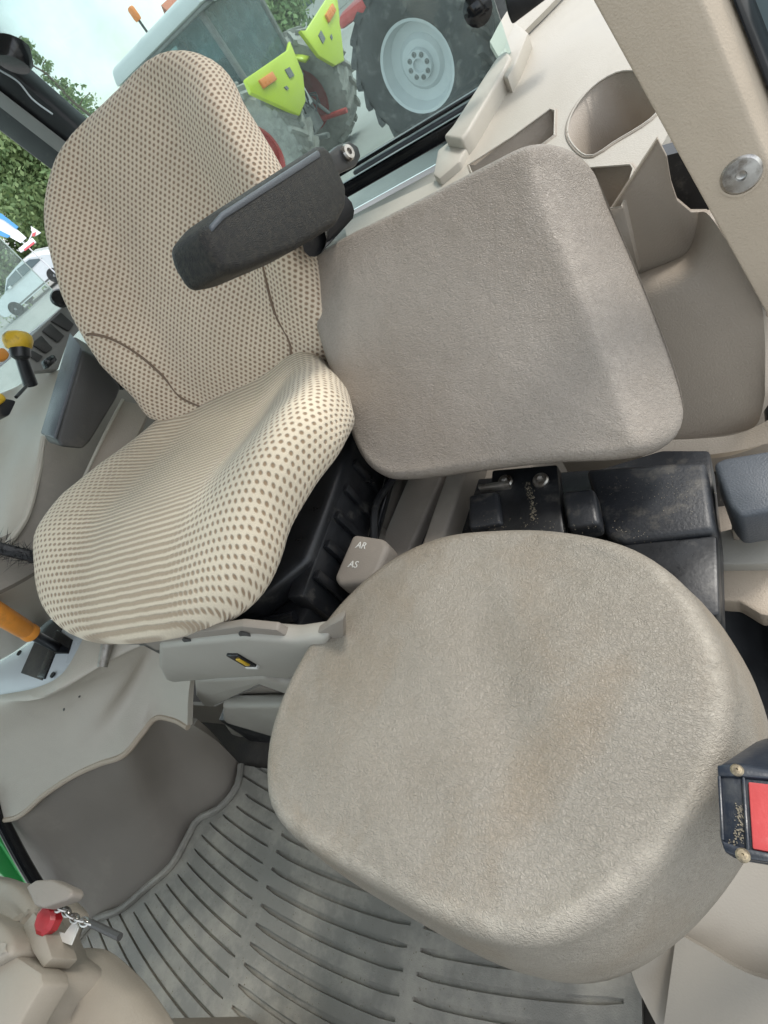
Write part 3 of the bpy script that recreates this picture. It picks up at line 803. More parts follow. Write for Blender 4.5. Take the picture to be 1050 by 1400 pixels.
# seat pan and suspension under the cushion
def grow(pts, f):
    c = sum(pts, Vector()) / len(pts); return [c + (p - c) * f for p in pts]
pan = [Vector((x, y, .545)) for x, y in [(-.93, .63), (-.96, .30), (-.90, .225), (-.74, .225), (-.58, .262), (-.50, .33), (-.49, .63)]]
slab('seat_pan', pan, (0, 0, -.045), 'black_metal', DS, .012, 3)
slab('rear_bracket', [Vector((x, y, .60)) for x, y in [(-.56, .60), (-.40, .60), (-.40, .80), (-.56, .80)]], (0, 0, -.45), 'black_metal', DS, .01)
# side rail with ribs, hoses and levers (left flank)
loftbox('side_frame', [Vector(p) for p in [(-.500, .28, .53), (-.490, .66, .53), (-.490, .66, .44), (-.500, .28, .44)]], [Vector(p) for p in [(-.53, .28, .53), (-.53, .66, .53), (-.53, .66, .44), (-.53, .28, .44)]], 'black_metal', DS, .005)
for k in range(7):
    y = .31 + .05 * k
    slab('frame_rib', [Vector((-.488, y, .525)), Vector((-.488, y + .014, .525)), Vector((-.488, y + .014, .45)), Vector((-.488, y, .45))], (-.01, 0, 0), 'black_metal', DS, .003)
tube('slide_rod', [(-.480, .26, .445), (-.480, .66, .445)], .008, 'black_gloss', DS)
tube('slide_rod', [(-.52, .262, .512), (-.62, .245, .515), (-.76, .235, .518)], .008, 'black_gloss', DS)
tube('air_hose', catmull([(-.470, .66, .47), (-.462, .55, .455), (-.472, .47, .47), (-.478, .40, .44), (-.485, .30, .43)], 30), .006, 'black_metal', DS, 8)
for k, (x, y) in enumerate([(400, 815), (382, 838), (420, 790), (440, 760), (455, 730), (415, 835)]):
    p = atz(x, y, .455)
    slab('frame_clip', [p + Vector(v) for v in [(-.018, -.012, 0), (.018, -.012, 0), (.018, .012, 0), (-.018, .012, 0)]], (0, 0, -.03), 'black_metal', DS, .006)
    bolt('frame_bolt', p + Vector((0, 0, .001)), (.3, -.3, 1), .006, 'black_gloss', DS)
# grey boot: overlapping moulded shells, lower one behind another
def shell(name, top, bot, z0, z1, mat='grey_boot', depth=.10):
    A = [atz(*p, z0) for p in top]; B = [atz(*p, z1) for p in bot]
    tube('boot_edge', catmull([p + Vector((0, .002, 0)) for p in B], 40), .0045, 'grey_trim', DS, 8)
    return sheet(name, [[p + Vector((0, .03, .005)) for p in A], A, [a.lerp(b, .5) + Vector((0, -.008, 0)) for a, b in zip(catmull(A, 12), catmull(B, 12))], B, [p + Vector((0, .06, -.012)) for p in B]], .008, mat, DS, 40, 20)
def boot(px, Y, mat='grey_boot', back=.026, bev=.010):
    pts = [aty(x, y, Y) for x, y in px]
    return slab('suspension_boot', pts, (0, back, 0), mat, DS, bev, 4, 50)
boot([(215, 884), (270, 878), (330, 872), (400, 878), (450, 872), (450, 905), (430, 920), (395, 931), (360, 927), (300, 930), (240, 935), (224, 930), (215, 912)], .205)
slab('boot_lip', [aty(x, y, .212) for x, y in [(190, 876), (250, 868), (330, 857), (378, 862), (398, 874), (425, 872), (450, 856), (470, 846), (470, 890), (330, 880), (214, 890)]], (0, .012, 0), 'grey_trim', DS, .003)
boot([(264, 930), (300, 930), (360, 926), (380, 934), (450, 944), (450, 962), (395, 952), (356, 938), (292, 968), (276, 966), (266, 952)], .218)
boot([(292, 966), (356, 938), (390, 950), (450, 958), (450, 972), (300, 972)], .235, 'grey_trim', .02, .003)
boot([(303, 967), (480, 966), (480, 1009), (330, 1009), (314, 1004), (304, 990)], .205)
boot([(322, 1009), (470, 1009), (470, 1046), (400, 1036), (360, 1028), (336, 1020)], .225)
# boot lip with holes, dial window
for q in [(258, 876), (336, 868)]:
    lathe('boot_hole', [(.009, 0), (.009, .002), (0, .002)], aty(*q, .2105), (0, -1, .1), 'dark_grey', DS, 14)
ind = aty(331, 901, .205)
ix, iz = Vector((1, 0, 0)), Vector((0, 0, 1))
def plate(name, c, hx, hz, off, mat):
    n_ = ix.cross(iz).normalized()
    if n_.dot(CAM - c) < 0: n_ = -n_
    return slab(name, [c + n_ * off + ix * a * hx + iz * b * hz for a, b in [(-1, -1), (1, -1), (1, 1), (-1, 1)]], -n_ * .006, mat, DS, .001, 1)
plate('weight_window', ind, .011, .020, .004, 'black_gloss')
plate('weight_pointer', ind + ix * .004, .004, .011, .006, 'yellow')
plate('window_frame', ind - iz * .022, .012, .003, .005, 'white_print')
# seat base post, rear tray and floor bracket
slab('front_frame', [Vector((x, y, .50)) for x, y in [(-.93, .245), (-.52, .245), (-.50, .34), (-.93, .34)]], (0, 0, -.12), 'black_metal', DS, .01)
slab('seat_base', [Vector((x, y, .40)) for x, y in [(-.94, .30), (-.52, .30), (-.52, .70), (-.94, .70)]], (0, 0, -.39), 'dark_grey', DS, .03, 3)
sheet('base_skirt', [[aty(*p, .240) for p in [(236, 962), (300, 966), (420, 970)]], [aty(*p, .236) for p in [(246, 984), (320, 992), (420, 1000)]], [aty(*p, .240) for p in [(254, 1000), (330, 1012), (420, 1020)]]], .008, 'grey_trim', DS, 24, 8)
slab('black_kick', [Vector(p) for p in [(-1.02, .205, .16), (-.55, .215, .16), (-.55, .215, .012), (-1.06, .20, .012)]], (0, .05, 0), 'black_metal', DS, .004)
pslab('front_clip', [(186, 872), (214, 866), (214, 882), (190, 884)], ('z', .50), (0, .03, -.01), 'steel_dull', DS, .002)
# side grip marked with white letters
hp_ = ('z', .50)
grip = pslab('adjust_grip', [(482, 729), (524, 735), (531, 745), (514, 785), (500, 796), (462, 800), (455, 790), (470, 756)], hp_, (0, 0, -.035), 'dark_grey', DS, .008, 4)
grip.data.materials[0] = MT['grey_trim']
cu_ = atz(492, 770, .4715)
def letters(txt, px, py, size, z):
    fc = bpy.data.curves.new('lettering', 'FONT'); fc.body = txt; fc.size = size; fc.extrude = .0004; fc.align_x = 'CENTER'; fc.align_y = 'CENTER'
    o = bpy.data.objects.new('lettering', fc); COL.objects.link(o)
    p = atz(px, py, z)
    q = atz(px + 10, py + 1, z); d = (q - p); ang = math.atan2(d.y, d.x)
    o.location = p; o.rotation_euler = (0, 0, ang)
    dg = bpy.context.evaluated_depsgraph_get()
    bpy.context.view_layer.update()
    me = bpy.data.meshes.new_from_object(o.evaluated_get(bpy.context.evaluated_depsgraph_get()))
    mw = o.matrix_world.copy(); bpy.data.objects.remove(o)
    me.transform(mw); me.materials.clear()
    return link('lettering', me, 'white_print', grip)
letters('AR', 494, 746, .015, .5006)
letters('AS', 483, 772, .015, .5006)
pslab('grip_bracket', [(502, 706), (520, 716), (516, 736), (497, 731)], ('z', .44), (0, 0, -.02), 'steel_dull', DS, .002)
pslab('grip_mount', [(440, 800), (458, 798), (482, 800), (440, 858), (428, 850)], ('z', .41), (0, 0, -.02), 'grey_trim', DS, .004)
lathe('mount_hole', [(.008, 0), (.008, .002), (0, .002)], atz(444, 806, .412), (0, 0, 1), 'black_gloss', DS, 12)
pslab('paint_chip', [(430, 862), (436, 850), (439, 858), (434, 866)], ('z', .415), (0, 0, -.003), 'white_print', DS, 0)

# ribbed grey channel between the two seats
CH = thing('channel_cover', (-.45, .55, 0), 'ribbed brown-grey channel between the driver seat and the square pad', 'cover')
for i, (xa, xb, c, d) in enumerate([((530, 655), (600, 640), (560, 740), (500, 790)), ((612, 640), (640, 635), (620, 715), (575, 745))]):
    pass
base = [Vector((x, y, z)) for x, y, z in [(-.47, .36, .36), (-.27, .36, .36), (-.27, .72, .36), (-.47, .72, .36)]]
slab('channel_base', base, (0, 0, -.35), 'grey_trim', CH, .01)
for (pa_, pb_, z) in [(((556, 655), (612, 640)), ((505, 775), (560, 745)), .42), (((612, 640), (640, 634)), ((575, 745), (612, 718)), .44), (((520, 660), (552, 652)), ((470, 800), (500, 790)), .40)]:
    q = [atz(*pa_[0], z), atz(*pa_[1], z), atz(*pb_[1], z), atz(*pb_[0], z)]
    ext = (q[0] - q[3]) * .35
    q[0] += ext; q[1] += ext; q[2] -= ext; q[3] -= ext
    slab('rib', q, (0, 0, -.06), 'grey_trim', CH, .006, 3)

# ================================================================== PASSENGER SEAT
PS = thing('passenger_seat', (-.22, .30, 0), 'worn taupe vinyl passenger seat beside the driver seat', 'seat')
def pad(name, out, nrm, mat, parent, depth, rw, rh, dome, flare=0.0, N=110, crease=None, pe=2.0, shx=0.0, rub_highlight=(17.5, 2.2, lambda t, w: 0.0)):
    """upholstered pad: closed outline 'out' of its upper rim, rounded shoulder rw wide and rh deep, sides, under face"""
    O = catmull(out, N, True); c = sum(O, Vector()) / N
    T = []
    for i in range(N):
        t = (O[(i + 1) % N] - O[i - 1]).normalized(); o_ = t.cross(nrm).normalized()
        if o_.dot(O[i] - c) < 0: o_ = -o_
        T.append(o_)
    rwf = rw if callable(rw) else (lambda p, o_: rw)
    rhf = rh if callable(rh) else (lambda p, o_: rh)
    RW_ = [rwf(O[i], T[i]) for i in range(N)]; RH_ = [rhf(O[i], T[i]) for i in range(N)]
    for _ in range(14):
        RW_ = [(RW_[i - 1] + RW_[i] * 2 + RW_[(i + 1) % N]) / 4 for i in range(N)]
        RH_ = [(RH_[i - 1] + RH_[i] * 2 + RH_[(i + 1) % N]) / 4 for i in range(N)]
    def ss(t): t = max(0, min(1, t)); return t * t * (3 - 2 * t)
    WX = [ss((T[i].x - .1) / .85) for i in range(N)]
    for _ in range(10): WX = [(WX[i - 1] + WX[i] * 2 + WX[(i + 1) % N]) / 4 for i in range(N)]
    DV = [T[i] * RW_[i] + Vector((1, 0, 0)) * shx * WX[i] for i in range(N)]
    verts, rings = [], []
    def ring(f):
        r = []
        for i in range(N): r.append(len(verts)); verts.append(f(i))
        rings.append(r)
    for k in range(1, 17):
        s = k / 16
        def f(i, s=s):
            inner = O[i] - DV[i]
            p = c.lerp(inner, s)
            h = dome * (1 - s * s) + .0025 * noise.noise(p * 9) + (crease(p) if crease else 0)
            return p + nrm * h
        ring(f)
    for k in range(1, 9):
        a = k / 8 * math.pi / 2
        e_ = lambda i: pe + (2 - pe) * (1 - WX[i])
        ring(lambda i, a=a: O[i] - DV[i] * (1 - math.sin(a) ** (2 / e_(i))) - nrm * RH_[i] * (1 - max(0, math.cos(a)) ** (2 / e_(i))))
    for k in range(1, 6):
        ring(lambda i, k=k: O[i] + T[i] * flare * math.sin(k / 5 * math.pi * .5) - nrm * (RH_[i] + (depth - RH_[i]) * k / 5))
    ring(lambda i: O[i] + T[i] * (flare - .006) - nrm * (depth + .006))
    ring(lambda i: O[i] + T[i] * (flare - .03) - nrm * (depth + .008))
    cv = len(verts); verts.append(c + nrm * (dome + .0025 * noise.noise(c * 9)))
    bv = len(verts); verts.append(c - nrm * (depth + .008))
    faces = []
    for a, b in zip(rings, rings[1:]):
        for i in range(N): faces.append((a[i], a[(i + 1) % N], b[(i + 1) % N], b[i]))
    for i in range(N):
        faces.append((cv, rings[0][(i + 1) % N], rings[0][i])); faces.append((bv, rings[-1][i], rings[-1][(i + 1) % N]))
    me = bpy.data.meshes.new(name); me.from_pydata([tuple(v) for v in verts], [], faces)
    bmx = bmesh.new(); bmx.from_mesh(me); bmesh.ops.recalc_face_normals(bmx, faces=bmx.faces); bmx.to_mesh(me); bmx.free()
    wa = me.attributes.new('rub_highlight', 'FLOAT', 'POINT')  # rim paleness, rubbing and painted highlight together
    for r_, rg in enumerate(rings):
        g_ = math.exp(-((r_ - rub_highlight[0]) / rub_highlight[1]) ** 2)
        for i in range(N): wa.data[rg[i]].value = g_ * rub_highlight[2](T[i], WX[i])
    finish(me, 80)
    return link(name, me, mat, parent)
UP = Vector((0, 0, 1))
PZ = .56
rim_px = [(600, 726), (680, 716), (760, 717), (850, 735), (922, 778), (972, 845), (1000, 920), (1002, 1000), (978, 1078), (932, 1152), (872, 1220), (808, 1268), (745, 1294), (680, 1294), (600, 1268), (505, 1216), (425, 1168), (378, 1130), (356, 1085), (359, 1010), (382, 940), (418, 874), (466, 812), (530, 758)]
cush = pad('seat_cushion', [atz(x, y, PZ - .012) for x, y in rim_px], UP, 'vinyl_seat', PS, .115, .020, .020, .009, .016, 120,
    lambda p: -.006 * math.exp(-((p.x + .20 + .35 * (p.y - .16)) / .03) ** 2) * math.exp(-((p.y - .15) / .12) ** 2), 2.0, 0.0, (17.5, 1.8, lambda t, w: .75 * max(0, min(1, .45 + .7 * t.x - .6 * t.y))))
# square back pad
QB, QT = Vector((0, .445, .52)), Vector((0, .72, .76))
QU = (QT - QB).normalized(); QN = Vector((1, 0, 0)).cross(QU)
if QN.dot(Vector((0, -1, 1))) < 0: QN = -QN
sq_px = [(420, 352), (470, 318), (560, 272), (660, 220), (718, 190), (762, 184), (795, 205), (822, 262), (860, 350), (900, 450), (926, 532), (926, 580), (900, 612), (850, 628), (740, 634), (640, 646), (560, 656), (520, 652), (488, 622), (460, 550), (434, 470), (414, 395)]
sq = [atp(x, y, QB, QN) for x, y in sq_px]
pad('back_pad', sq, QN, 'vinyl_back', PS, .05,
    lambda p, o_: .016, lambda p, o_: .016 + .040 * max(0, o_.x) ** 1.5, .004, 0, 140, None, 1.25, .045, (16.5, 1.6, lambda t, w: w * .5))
# black bracket and base under / between the pads
zb = ('z', .44)
pslab('base_plate', [(560, 690), (640, 655), (822, 640), (905, 615), (970, 615), (982, 730), (985, 850), (900, 860), (640, 800), (560, 760)], ('z', .40), (0, 0, -.05), 'black_dusty', PS, .004)
pslab('side_guard', [(800, 640), (965, 628), (979, 726), (850, 742), (826, 730)], ('z', .43), (0, 0, -.03), 'black_dusty', PS, .008, 3)
pslab('guard_lower', [(850, 744), (980, 731), (984, 840), (930, 850)], ('z', .425), (0, 0, -.03), 'black_metal', PS, .004)
pslab('hinge_plate', [(672, 642), (762, 634), (768, 700), (772, 730), (664, 735)], ('z', .455), (0, 0, -.02), 'black_metal', PS, .004)
pslab('hinge_block', [(640, 676), (680, 670), (686, 715), (640, 722)], ('z', .462), (0, 0, -.03), 'black_dusty', PS, .006, 3)
pslab('hinge_block', [(768, 670), (812, 666), (820, 715), (776, 722)], ('z', .462), (0, 0, -.03), 'black_dusty', PS, .006, 3)
pslab('hinge_link', [(652, 662), (694, 656), (696, 662), (654, 668)], ('z', .466), (0, 0, -.012), 'steel_dull', PS, .002)
for q in [(692, 660), (740, 658)]:
    bolt('bolt', atz(*q, .456), (0, -.2, 1), .0108, 'steel', PS)
def specks(name, path, spread, n, size, plane, nrm, parent, mat='dust'):
    """settled dust: many tiny flakes lying along a path"""
    rr_ = random.Random(n); bm = bmesh.new(); P = [at(x, y, plane) for x, y in path]
    u_ = nrm.orthogonal().normalized(); v_ = nrm.cross(u_)
    C_ = catmull(P, 40)
    for k in range(n):
        c = C_[min(39, int(40 * rr_.random()))] + u_ * rr_.gauss(0, spread) + v_ * rr_.gauss(0, spread) + nrm * .0008
        r_ = size * rr_.uniform(.4, 1.3); a0 = rr_.uniform(0, 6.28)
        bm.faces.new([bm.verts.new(c + (u_ * math.cos(a0 + q * 1.5708) + v_ * math.sin(a0 + q * 1.5708)) * r_ * rr_.uniform(.6, 1.2)) for q in range(4)])
    me = bpy.data.meshes.new(name); bm.to_mesh(me); bm.free()
    o = link(name, me, mat, parent); o['kind'] = 'stuff'
    return o
specks('dust', [(720, 662), (724, 674), (729, 690), (728, 704), (730, 712)], .0022, 150, .0011, ('z', .4555), UP, PS)
specks('dust', [(640, 720), (700, 718), (760, 722), (830, 722), (880, 735)], .006, 110, .0006, ('z', .4635), UP, PS)
specks('dust', [(830, 660), (880, 680), (930, 670), (960, 700)], .012, 160, .0005, ('z', .4305), UP, PS)
crumb_path = [(200, 1240), (320, 1200), (330, 1330), (480, 1340), (560, 1300), (700, 1380)]
specks('crumbs', crumb_path, .10, 900, .0011, ('z', .0125), UP, MATO)
slab('pedestal', [Vector((x, y, .50)) for x, y in [(-.34, .09), (-.10, .09), (-.10, .30), (-.34, .30)]], (0, 0, -.12), 'black_metal', PS, .01)
slab('pedestal_leg', [Vector((x, y, .38)) for x, y in [(-.30, .12), (-.12, .12), (-.12, .40), (-.30, .40)]], (0, 0, -.38), 'black_metal', PS, .01)
sup = [atp(x, y, QB, QN) for x, y in [(560, 560), (820, 540), (800, 610), (580, 620)]]
slab('back_support', [p - QN * .062 for p in sup], -QN * .05, 'black_metal', PS, .004)

# right-hand lower body bits beside the guard
RB = thing('step_panel', (0, .4, 0), 'beige and grey trim steps right of the black seat base', 'panel')
pslab('grey_cap', [(975, 632), (990, 625), (1090, 608), (1090, 690), (1010, 706), (996, 690)], ('z', .43), (0, 0, -.06), 'armrest_strip', RB, .006, 3)
pslab('upper_tread', [(976, 728), (1000, 722), (1090, 716), (1090, 770), (976, 772)], ('z', .34), (0, 0, -.03), 'grey_boot', RB, .003)
pslab('riser', [(974, 768), (1090, 766), (1090, 850), (1040, 840), (1010, 822), (974, 820)], ('z', .325), (0, 0, -.03), 'beige', RB, .003)
pslab('tan_edge', [(1000, 700), (1090, 684), (1090, 722), (1000, 726)], ('z', .36), (0, 0, -.03), 'beige_shade', RB, .003)
sheet('black_well', [[atz(*p, .30) for p in [(940, 830), (975, 818), (1010, 820), (1035, 835), (1055, 860), (1090, 870)]], [atz(*p, .20) for p in [(980, 1000), (1000, 985), (1020, 985), (1040, 990), (1060, 990), (1100, 990)]]], .01, 'black_metal', RB, 30, 8)
slab('under_body', [Vector(p) for p in [(-.10, .26, .18), (.10, .26, .18), (.10, .60, .18), (-.10, .60, .18)]], (0, 0, -.17), 'beige_shade', RB, .01)

# ---- red reflector unit at the picture's right edge
RL = thing('reflector_unit', (0.0, .08, .40), 'black framed red reflector with two brass screws beside the round pad', 'reflector')
fp = [(979, 1046), (1005, 1044), (1110, 1062), (1120, 1196), (1010, 1176), (992, 1168), (983, 1150)]
pc = atz(1030, 1110, .60)
fn_ = (towards(pc) * .75 + Vector((0, .25, .1))).normalized()
P_ = (tuple(pc), tuple(fn_))
A_ = [at(x, y, P_) for x, y in fp]
bk = [at(x, y, (tuple(pc - fn_ * .05), tuple(fn_))) for x, y in [(1030, 1016), (1046, 1008), (1120, 1000), (1140, 1180), (1030, 1180), (1010, 1165), (1004, 1120)]]
loftbox('housing', A_, bk, 'navy_plastic', RL, .0035, 3)
def rl(name, pts, off, th, mat, bev=.001):
    return slab(name, [at(x, y, P_) + fn_ * off for x, y in pts], -fn_ * th, mat, RL, bev, 2)
rl('frame_lip', [(981, 1048), (1004, 1046), (1108, 1064), (1110, 1073), (1006, 1063), (982, 1063)], .0025, .003, 'navy_plastic')
rl('frame_lip', [(981, 1062), (986, 1062), (991, 1152), (986, 1150)], .0025, .003, 'navy_plastic')
rl('frame_lip', [(986, 1150), (990, 1152), (1012, 1160), (1110, 1180), (1112, 1190), (1010, 1174), (992, 1166)], .0025, .003, 'navy_plastic')
rl('frame_lip', [(1014, 1064), (1019, 1064), (1026, 1164), (1020, 1164)], .0025, .003, 'navy_plastic')
rl('red_lens', [(1023, 1070), (1110, 1080), (1116, 1178), (1029, 1162)], .002, .003, 'red_lens')
for q in [(1008, 1055), (1016, 1171)]:
    lathe('screw', [(.0036, 0), (.0036, .0010), (.0026, .0018), (.0007, .0020), (.0006, .0012), (0, .0012)], at(*q, P_) + fn_ * .0015, fn_, 'screw_brass', RL, 16, 30)
specks('dust', [(998, 1156), (1004, 1150), (1009, 1130), (1012, 1100), (1013, 1150)], .0009, 110, .0005, P_, fn_, RL)
tube('mount_arm', [at(1080, 1120, (tuple(pc - fn_ * .04), tuple(fn_))), Vector((.05, .10, .30)), Vector((.05, .10, .02))], .02, 'black_metal', RL, 10)

surf('sill_grey', (.315, .285, .24), .5, .05, 4, .15, 400, dirt=(.28, .25, .2), damt=.3)
surf('sill_dark', (.27, .245, .205), .5, .05, 4, .15, 400)
# ---- door sill panel at lower right
DSL = thing('door_sill', (0, -.05, 0), 'beige two-tone door sill panel under the red reflector', 'panel')
q1 = [atz(*p, .20) for p in [(1000, 1120), (940, 1215), (872, 1328)]]
q2 = [atz(*p, .12) for p in [(1120, 1120), (1050, 1290), (905, 1340)]]
sheet('sill_upper', [[atz(*p, .16) for p in [(862, 1326), (905, 1292), (960, 1230), (1010, 1150), (1060, 1090)]], [atz(*p, .13) for p in [(874, 1356), (920, 1330), (990, 1290), (1060, 1260), (1130, 1230)]], [atz(*p, .11) for p in [(905, 1416), (960, 1400), (1030, 1390), (1080, 1380), (1130, 1370)]]], .012, 'sill_grey', DSL, 30, 14)
sheet('sill_step', [[atz(*p, .165) for p in [(925, 1275), (965, 1298), (1010, 1325), (1060, 1342), (1130, 1352)]], [atz(*p, .14) for p in [(905, 1420), (960, 1440), (1010, 1450), (1060, 1450), (1130, 1450)]]], .01, 'sill_dark', DSL, 24, 6)
slab('sill_core', [Vector(p) for p in [(-.17, -.35, .09), (.10, -.35, .09), (.10, .20, .09), (-.06, .20, .09)]], (0, 0, -.085), 'beige_shade', DSL, .01)

# ================================================================== SIDE CONSOLE behind the square pad
LC = thing('side_console', (-.1, .95, 0), 'beige moulded console with cup holder behind the square pad', 'console')
SHP = ((0, .7, .635), (0, -.11, 1))
# shelf around the cup holder opening: build top with holes as separate rim pieces
cup_c = at(838, 150, SHP)
shelf_out = [(470, 305), (600, 245), (640, 190), (690, 70), (740, 0), (780, -30), (960, -30), (960, 60), (910, 190), (870, 250), (852, 268), (806, 272), (760, 262), (700, 262), (560, 330), (480, 350)]
def shelf_bool():
    bm = bmesh.new(); pts = [at(x, y, SHP) for x, y in shelf_out]
    a = [bm.verts.new(p) for p in pts]; b = [bm.verts.new(p - Vector((0, 0, .012))) for p in pts]
    bm.faces.new(a); bm.faces.new(b[::-1])
    for i in range(len(a)): bm.faces.new((a[i], b[i], b[(i + 1) % len(a)], a[(i + 1) % len(a)]))
    o = frombm('shelf', bm, 'beige_pale', LC, 40)
    cut = bmesh.new()
    holes = [catmull([at(*p, SHP) for p in [(776, 182), (785, 150), (812, 118), (850, 98), (890, 105), (905, 140), (888, 165), (840, 195), (810, 214), (790, 206)]], 40, True),
             [at(*p, SHP) for p in [(641, 226), (700, 188), (752, 150), (759, 152), (758, 186), (700, 230), (650, 250)]],
             [at(*p, SHP) for p in [(806, 230), (862, 226), (866, 232), (850, 284), (806, 290)]]]
    for hh in holes:
        va = [cut.verts.new(p + Vector((0, 0, .03))) for p in hh]; vb = [cut.verts.new(p - Vector((0, 0, .05))) for p in hh]
        cut.faces.new(va); cut.faces.new(vb[::-1])
        for i in range(len(va)): cut.faces.new((va[i], vb[i], vb[(i + 1) % len(va)], va[(i + 1) % len(va)]))
    bmesh.ops.recalc_face_normals(cut, faces=cut.faces)
    cm = bpy.data.meshes.new('c'); cut.to_mesh(cm); cut.free()
    co = bpy.data.objects.new('c', cm); COL.objects.link(co)
    md = o.modifiers.new('b', 'BOOLEAN'); md.object = co; md.operation = 'DIFFERENCE'; md.solver = 'EXACT'
    me = bpy.data.meshes.new_from_object(o.evaluated_get(bpy.context.evaluated_depsgraph_get()))
    o.modifiers.clear(); o.data = me; bpy.data.objects.remove(co)
    return holes
holes = shelf_bool()
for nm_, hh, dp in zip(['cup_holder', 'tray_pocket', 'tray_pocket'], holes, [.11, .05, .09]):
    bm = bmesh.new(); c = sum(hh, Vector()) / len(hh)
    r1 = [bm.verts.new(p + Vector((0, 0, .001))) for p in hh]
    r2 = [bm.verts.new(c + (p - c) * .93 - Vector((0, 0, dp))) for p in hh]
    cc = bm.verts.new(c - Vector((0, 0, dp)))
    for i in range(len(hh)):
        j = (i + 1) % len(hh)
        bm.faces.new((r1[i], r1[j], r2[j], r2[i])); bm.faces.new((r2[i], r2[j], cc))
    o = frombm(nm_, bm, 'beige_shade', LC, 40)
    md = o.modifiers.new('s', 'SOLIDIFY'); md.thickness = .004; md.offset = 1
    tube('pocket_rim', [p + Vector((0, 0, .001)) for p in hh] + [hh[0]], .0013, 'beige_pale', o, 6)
# raised rim box at the window side
pslab('rim_box', [(606, 186), (618, 172), (672, 88), (690, 62), (698, 78), (684, 104), (640, 178), (630, 190)], ((0, .7, .665), (0, -.11, 1)), (0, 0, -.045), 'beige_pale', LC, .005, 3)
pslab('rim_box_foot', [(598, 205), (622, 186), (640, 196), (628, 220), (600, 244), (592, 238)], ((0, .7, .648), (0, -.11, 1)), (0, 0, -.03), 'beige_pale', LC, .004, 2)
sheet('rim_flange', [[at(*p, SHP) + Vector((0, 0, .03)) for p in [(678, 80), (700, 40), (730, 8), (770, -30)]], [at(*p, SHP) + Vector((0, 0, .012)) for p in [(690, 96), (715, 58), (750, 22), (800, -30)]]], .01, 'beige_pale', LC, 16, 4)
pslab('rim_corner', [(668, 100), (684, 74), (704, 30), (722, 44), (706, 84), (694, 106)], ((0, .7, .660), (0, -.11, 1)), (0, 0, -.03), 'beige_pale', LC, .003)
# front face: scooped upper panel and the box below it
V1 = [aty(*p, .72) for p in [(832, 292), (862, 245), (899, 190)]]
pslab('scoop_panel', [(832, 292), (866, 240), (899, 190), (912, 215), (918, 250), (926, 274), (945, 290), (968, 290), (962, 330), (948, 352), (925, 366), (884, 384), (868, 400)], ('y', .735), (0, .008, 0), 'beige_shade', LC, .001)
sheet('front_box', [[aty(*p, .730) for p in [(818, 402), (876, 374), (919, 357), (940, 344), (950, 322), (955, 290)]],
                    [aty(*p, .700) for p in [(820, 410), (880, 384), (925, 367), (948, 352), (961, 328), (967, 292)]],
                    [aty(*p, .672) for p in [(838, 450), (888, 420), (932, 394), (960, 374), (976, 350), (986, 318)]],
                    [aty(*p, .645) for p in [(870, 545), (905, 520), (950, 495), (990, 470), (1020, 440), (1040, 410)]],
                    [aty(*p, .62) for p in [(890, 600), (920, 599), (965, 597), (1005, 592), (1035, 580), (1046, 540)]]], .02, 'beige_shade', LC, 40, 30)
tube('panel_edge', [aty(832, 293, .73), aty(899, 190, .73)], .0012, 'beige', LC, 6)
sheet('lower_lip', [[aty(*p, .60) for p in [(870, 600), (920, 601), (965, 599), (1005, 594), (1040, 580), (1080, 555)]], [aty(*p, .58) for p in [(850, 622), (920, 626), (975, 621), (1020, 614), (1050, 606), (1090, 600)]]], .03, 'beige', LC, 24, 5)
slab('console_core', [Vector(p) for p in [(-.40, .80, .56), (.06, .80, .56), (.06, 1.24, .56), (-.40, 1.24, .56)]], (0, 0, -.55), 'beige_shade', LC, .01)
pslab('window_ledge', [(440, 330), (470, 300), (590, 235), (620, 225), (600, 262), (470, 330)], ('z', .655), (0, 0, -.03), 'grey_boot', LC, .004)
pslab('dark_gap', [(906, 214), (960, 200), (1080, 300), (1100, 480), (1000, 470), (930, 330)], ('y', .78), (0, .03, 0), 'black_metal', LC, 0)

# ---- door post with big bolt
DP = thing('door_post', (.05, .6, 0), 'beige trimmed cab post with a large round steel bolt', 'post')
dpp = ('y', .63)
P1 = [(790, -30), (800, -14), (1046, 429), (1046, 436), (1110, 436), (1110, 340), (1050, 222), (962, 6), (945, -30)]
P13 = [at(x, y, dpp) for x, y in P1]
def to_z(a, b, z): return b + (b - a) * ((z - b.z) / (b.z - a.z))
P13[0] = to_z(P13[2], P13[1], 1.84); P13[8] = to_z(P13[6], P13[7], 1.84); P13[8].x = P13[0].x + .07
slab('post_trim', P13, (.02, .035, 0), 'beige', DP, .012, 4)
lathe('trim_bolt', [(.0178, -.002), (.0178, .001), (.0155, .0042), (.005, .005), (.004, .002), (0, .001)], aty(1013, 238, .63) + Vector((0, -.0, .0)), (-.05, -1, .12), 'steel', DP, 40, 30)
lathe('bolt_recess', [(.0200, -.004), (.0200, .0006), (.0178, .0006), (.0178, -.003)], aty(1013, 239, .63), (-.05, -1, .12), 'beige', DP, 40, 30)
pslab('door_seal', [(955, -30), (968, -10), (1058, 222), (1120, 340), (1120, 300), (1010, 40), (985, -30)], ('y', .66), (.01, .03, 0), 'navy_plastic', DP, .006, 3)
pslab('seal_ridge', [(988, -30), (1075, 190), (1085, 180), (1000, -30)], ('y', .655), (.01, .03, 0), 'black_gloss', DP, .003, 2)
pslab('door_glass', [(1000, -30), (1120, 260), (1160, 200), (1120, -30)], ('y', .70), (0, .004, 0), 'car_glass', DP, 0)
pslab('post_foot', [(1035, 432), (1110, 432), (1110, 600), (1050, 600)], ('y', .70), (0, .03, 0), 'black_metal', DP, .004)

